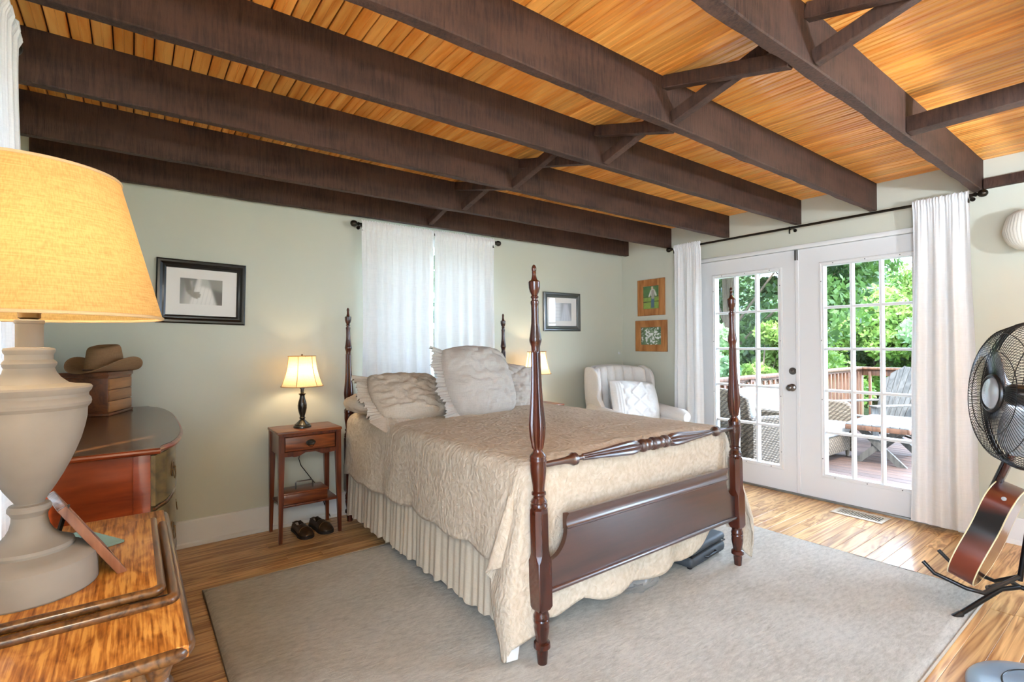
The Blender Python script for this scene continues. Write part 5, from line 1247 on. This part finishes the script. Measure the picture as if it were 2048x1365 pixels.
# adirondack chair, seen from behind
t = thing('adirondack_chair', 'weathered grey adirondack chair seen from behind by the railing', 'chair', (8.2, 2.50, ZK), math.radians(62))
Mb = TR(0, .10, .28) @ RX(.40)     # local: faces +y? back leans to -y
Mb = TR(0, -.12, .30) @ RX(.38)
hts = [.60, .70, .76, .78, .76, .70, .60]
for k in range(7):
    a = (k - 3); b = BM(); w0, w1 = .066, .088
    x0_, x1_ = a * .069, a * .092; h_ = hts[k]
    vs = [(x0_ - w0 / 2 + .002, -.01, -.06), (x0_ + w0 / 2 - .002, -.01, -.06), (x1_ + w1 / 2 - .002, -.01, h_ - abs(a) * .0), (x1_ - w1 / 2 + .002, -.01, h_)]
    vs[2] = (vs[2][0], -.01, h_ - (.035 if a > 0 else -.035 if a < 0 else 0) * .9); vs[3] = (vs[3][0], -.01, h_ + (.035 if a > 0 else -.035 if a < 0 else 0) * .9)
    vs = vs + [(p[0], .01, p[2]) for p in vs]
    obj('back_slat', b.add(vs, [(0, 1, 2, 3), (7, 6, 5, 4), (0, 4, 5, 1), (1, 5, 6, 2), (2, 6, 7, 3), (3, 7, 4, 0)], Mb), M_greyw, t, 30)
obj('back_batten', BM().tube([(-.29 + .58 * k / 12, -.022, .50 + .07 * math.sin(PI * k / 12)) for k in range(13)], .02, 8, M=Mb), M_greyw, t)
obj('back_batten', BM().box(-.25, .25, -.045, -.012, .16, .23, .003, Mb), M_greyw, t, 30)
for k in range(6): obj('seat_slat', BM().box(-.26, .26, -.10 + k * .095, -.02 + k * .095, .30 + k * .014, .32 + k * .014, .003), M_greyw, t, 30)
for s in (-1, 1):
    obj('arm', BM().box(s * .33 - .06, s * .33 + .06, -.28, .48, .53, .552, .006), M_greyw, t, 30)
    obj('leg', BM().box(s * .30 - .015, s * .30 + .015, .38, .47, 0, .53, .003), M_greyw, t, 30)
    obj('rear_leg', BM().add([(s * .28 - .014, -.48, 0), (s * .28 + .014, -.48, 0), (s * .28 + .014, -.38, 0), (s * .28 - .014, -.38, 0), (s * .28 - .014, .42, .30), (s * .28 + .014, .42, .30), (s * .28 + .014, .42, .40), (s * .28 - .014, .42, .40)], [(0, 1, 2, 3), (4, 5, 6, 7), (0, 1, 5, 4), (1, 2, 6, 5), (2, 3, 7, 6), (3, 0, 4, 7)]), M_greyw, t, 30)
# wicker seats
M_cush = cloth('outdoor_cushion', (140, 136, 130), (130, 126, 120), 0, 120, .1)
def wicker(name, label, cat, loc, rz, w, cushions):
    t = thing(name, label, cat, loc, rz); h = w / 2      # faces -y
    def bk(u, v): a = 2 * u - 1; return (a * (h - .02), .30 + .14 * v, .12 + (.72 + .08 * (1 - a * a)) * v)
    o_ = obj('back', BM().grid(bk, 30, 12), M_wicker, t, 180); sd = o_.modifiers.new('t', 'SOLIDIFY'); sd.thickness = .035
    for s in (-1, 1):
        pts = [(.40, .06), (.40, .62), (.30, .64)] + [(-.24 + .10 * math.cos(PI / 2 * k / 8 + PI / 2), .48 + .14 * math.sin(PI / 2 * k / 8 + PI / 2)) for k in range(9)] + [(-.34, .06)]
        ar = obj('arm', BM().prism(pts, s * h - .03, s * h + .03, 'x'), M_wicker, t, 40)
        obj('arm_roll', BM().tube([(s * h, y_, z_ + .004) for y_, z_ in pts[1:-1]] + [(s * h, -.34, .06)], .034, 10), M_wicker, ar)
    obj('apron', BM().box(-h + .03, h - .03, -.33, .30, .08, .28, .02), M_wicker, t, 40)
    for sx in (-1, 1):
        for yy in (-.30, .34): obj('leg', BM().lathe([(.018, 0), (.024, .09)], 10, TR(sx * (h - .05), yy, 0)), M_bark, t)
    k = cushions
    for i in range(k):
        cw_ = (w - .10) / k; xa_ = -h + .05 + i * cw_
        obj('seat_cushion', BM().box(xa_ + .004, xa_ + cw_ - .004, -.35, .27, .28, .42, .05, seg=4), M_cush, t, 60)
        obj('back_cushion', BM().box(xa_ + .01, xa_ + cw_ - .01, -.07, .07, -.22, .24, .06, TR(0, .27, .62) @ RX(-.22), 4), M_cush, t, 60)
    return t
wicker('wicker_loveseat', 'tan wicker loveseat with white cushions along the deck railing', 'loveseat', (6.20, 2.77, ZK), 0, 1.5, 2)
wicker('wicker_armchair', 'tan wicker armchair just outside the left french door', 'armchair', (5.12, 2.75, ZK), math.radians(78), .74, 1)

# ground, trees
def ground(u, v):
    x = 4.6 + 95 * u ** 1.6 if u > 0 else 4.6; y = -50 + 110 * v; d = x - 9
    z = -1.1 - .04 * max(0, d) + .9 * mnoise.noise((x * .05, y * .05, 0)) * min(1, max(0, d / 10)); return (x, y, z)
struct('ground', BM().grid(ground, 50, 50), M_grass, ang=180)
struct('patio', BM().box(-16, 4.6, -40, 30, -.5, -.35), plain('pale_bounce_gravel', (214, 210, 202), .95, .1, noise=.1), ang=0)  # unseen pale ground added to bounce untinted daylight through the windows
o = obj('ground_cloth', BM().grid(lambda u, v: (17 + 2.2 * u, 4.5 + 2.6 * v, -1.36 - .04 * 9 + .55 + .05 * math.sin(9 * u) * math.cos(7 * v)), 16, 16).tube([(17, 4.5, -1.2), (19.2, 4.5, -1.2)], .02, 6), plain('pale_blue_tarp', (188, 198, 224), .6)); tag(o, 'pale blue tarp spread on the lawn beyond the railing', 'tarp')
def leaves(centers, per, size, seed):
    rs = np.random.RandomState(seed); vs = []; 
    P_ = []
    for (cx, cy, cz, r) in centers:
        d = rs.normal(size=(per, 3)); d /= np.linalg.norm(d, axis=1)[:, None]; rad = r * rs.uniform(.35, 1.0, (per, 1)) ** .6
        P_.append(np.array([cx, cy, cz]) + d * rad * np.array([1, 1, .75]))
    p = np.concatenate(P_); n = len(p)
    a = rs.normal(size=(n, 3)); a /= np.linalg.norm(a, axis=1)[:, None]; b = rs.normal(size=(n, 3)); b -= a * (a * b).sum(1)[:, None]; b /= np.linalg.norm(b, axis=1)[:, None]
    s = size * rs.uniform(.6, 1.3, (n, 1)); a = a * s; b = b * s * .55
    V = np.stack([p - a, p + b, p + a, p - b], 1).reshape(-1, 3).astype(np.float32)
    me = bpy.data.meshes.new('foliage'); me.vertices.add(4 * n); me.vertices.foreach_set('co', V.ravel()); me.loops.add(4 * n); me.loops.foreach_set('vertex_index', np.arange(4 * n, dtype=np.int32))
    me.polygons.add(n); me.polygons.foreach_set('loop_start', np.arange(0, 4 * n, 4, dtype=np.int32)); me.polygons.foreach_set('loop_total', np.full(n, 4, dtype=np.int32)); me.update(); me.validate(); return me
def tree(name, label, base, H, crown_r, crown_z, ncl, per, size, mat, seed, droop=0, cat='tree'):
    rs = random.Random(seed); t = thing(name, label, cat, base, 0, 'trees and shrubs beyond the deck'); cl = []
    for k in range(ncl):
        a = rs.uniform(0, 2 * PI); q = rs.uniform(.15, 1) ** .5; zz = crown_z + (H - crown_z) * rs.random()
        env = math.sin(PI * min(1, max(.12, (zz - crown_z) / (H - crown_z) * .85 + .12))); r = crown_r * q * env
        cl.append((r * math.cos(a), r * math.sin(a), zz - droop * q, crown_r * rs.uniform(.22, .38)))
    b = BM()
    if H > 2.5:
        b.tube([(0, 0, -.3), (.05, .02, H * .3), (-.05, .05, H * .6), (0, 0, H * .9)], [.05 * H / 3, .04 * H / 3, .025 * H / 3, .01], 9)
        for c in cl[::3]: b.tube([(0, 0, max(.3, c[2] * .55)), (c[0] * .5, c[1] * .5, c[2] * .85), c[:3]], [.018 * H / 4, .012 * H / 4, .004], 5)
    else:
        for c in cl[::2]: b.tube([(0, 0, 0), (c[0] * .6, c[1] * .6, c[2] * .6), c[:3]], .012, 5)
    obj('trunk', b, M_bark, t)
    f = obj('foliage', leaves(cl, per, size, seed), mat, t); f['kind'] = 'stuff'
    return t
tree('shade_tree', 'deep green tree overhanging the deck outside the left french door', (10.4, 6.0, -1.2), 7.4, 2.7, 2.5, 60, 900, .07, M_leafd, 21, .8)
tree('shade_tree', 'leafy branch tree showing at the upper panes of the right door', (12.6, 5.3, -1.25), 7.6, 1.5, 3.4, 30, 800, .07, M_leafd, 22, .5)
tree('shrub', 'bright yellow-green shrub beside the deck railing', (9.0, 4.5, -1.1), 2.6, 1.0, .6, 22, 600, .05, M_leafl, 23, cat='shrub')
tree('shrub', 'round green shrub growing at the deck corner', (11.3, 5.0, -1.2), 2.4, 1.3, .5, 22, 600, .05, M_leafl, 24, cat='shrub')
tree('shrub', 'low green shrub beyond the left railing near the house', (7.2, 5.2, -1.1), 2.9, 1.4, .5, 26, 600, .055, M_leafm, 25, cat='shrub')
k = 0
for (x, y, H, R, m_) in [(24, 14, 8.5, 3.6, M_leafm), (27, 8.5, 6.4, 3.4, M_leafl), (30, 12, 8.0, 4.2, M_leafm), (29, 5.2, 7.2, 3.8, M_leafm), (34, 9.0, 8.6, 4.6, M_leafl), (25, 3.2, 6.6, 3.3, M_leafm), (36, 3.0, 9.6, 5.0, M_leafm), (22, 17, 9.0, 4.0, M_leafd), (40, 14, 11., 5.5, M_leafm), (33, -2.5, 9.0, 5.0, M_leafm), (21, 10.8, 5.6, 2.8, M_leafd)]:
    nm = ['tall leafy tree at the far left of the yard', 'pale yellow-green tree in the middle of the yard', 'broad green tree behind the middle of the yard', 'rounded green tree beyond the adirondack chair', 'large pale tree far behind the lawn', 'green tree at the right of the yard', 'tallest green tree far at the right', 'dark tree at the left beyond the shrubs', 'distant green tree on the horizon', 'distant tree beyond the right curtain', 'dark green rounded tree at the lawn edge'][k]
    tree('yard_tree', nm, (x, y, -1.6), H * .72, R, .5, 46, 800, .12, m_, 40 + k); k += 1

tree('shade_tree', 'leafy tree outside the curtained bed window', (1.2, 9.6, -.35), 4.6, 2.2, .3, 40, 300, .13, M_leafm, 71)
tree('shade_tree', 'second leafy tree outside the bed window, farther right', (4.6, 10.4, -.35), 5.0, 2.4, .3, 40, 300, .13, M_leafm, 72)
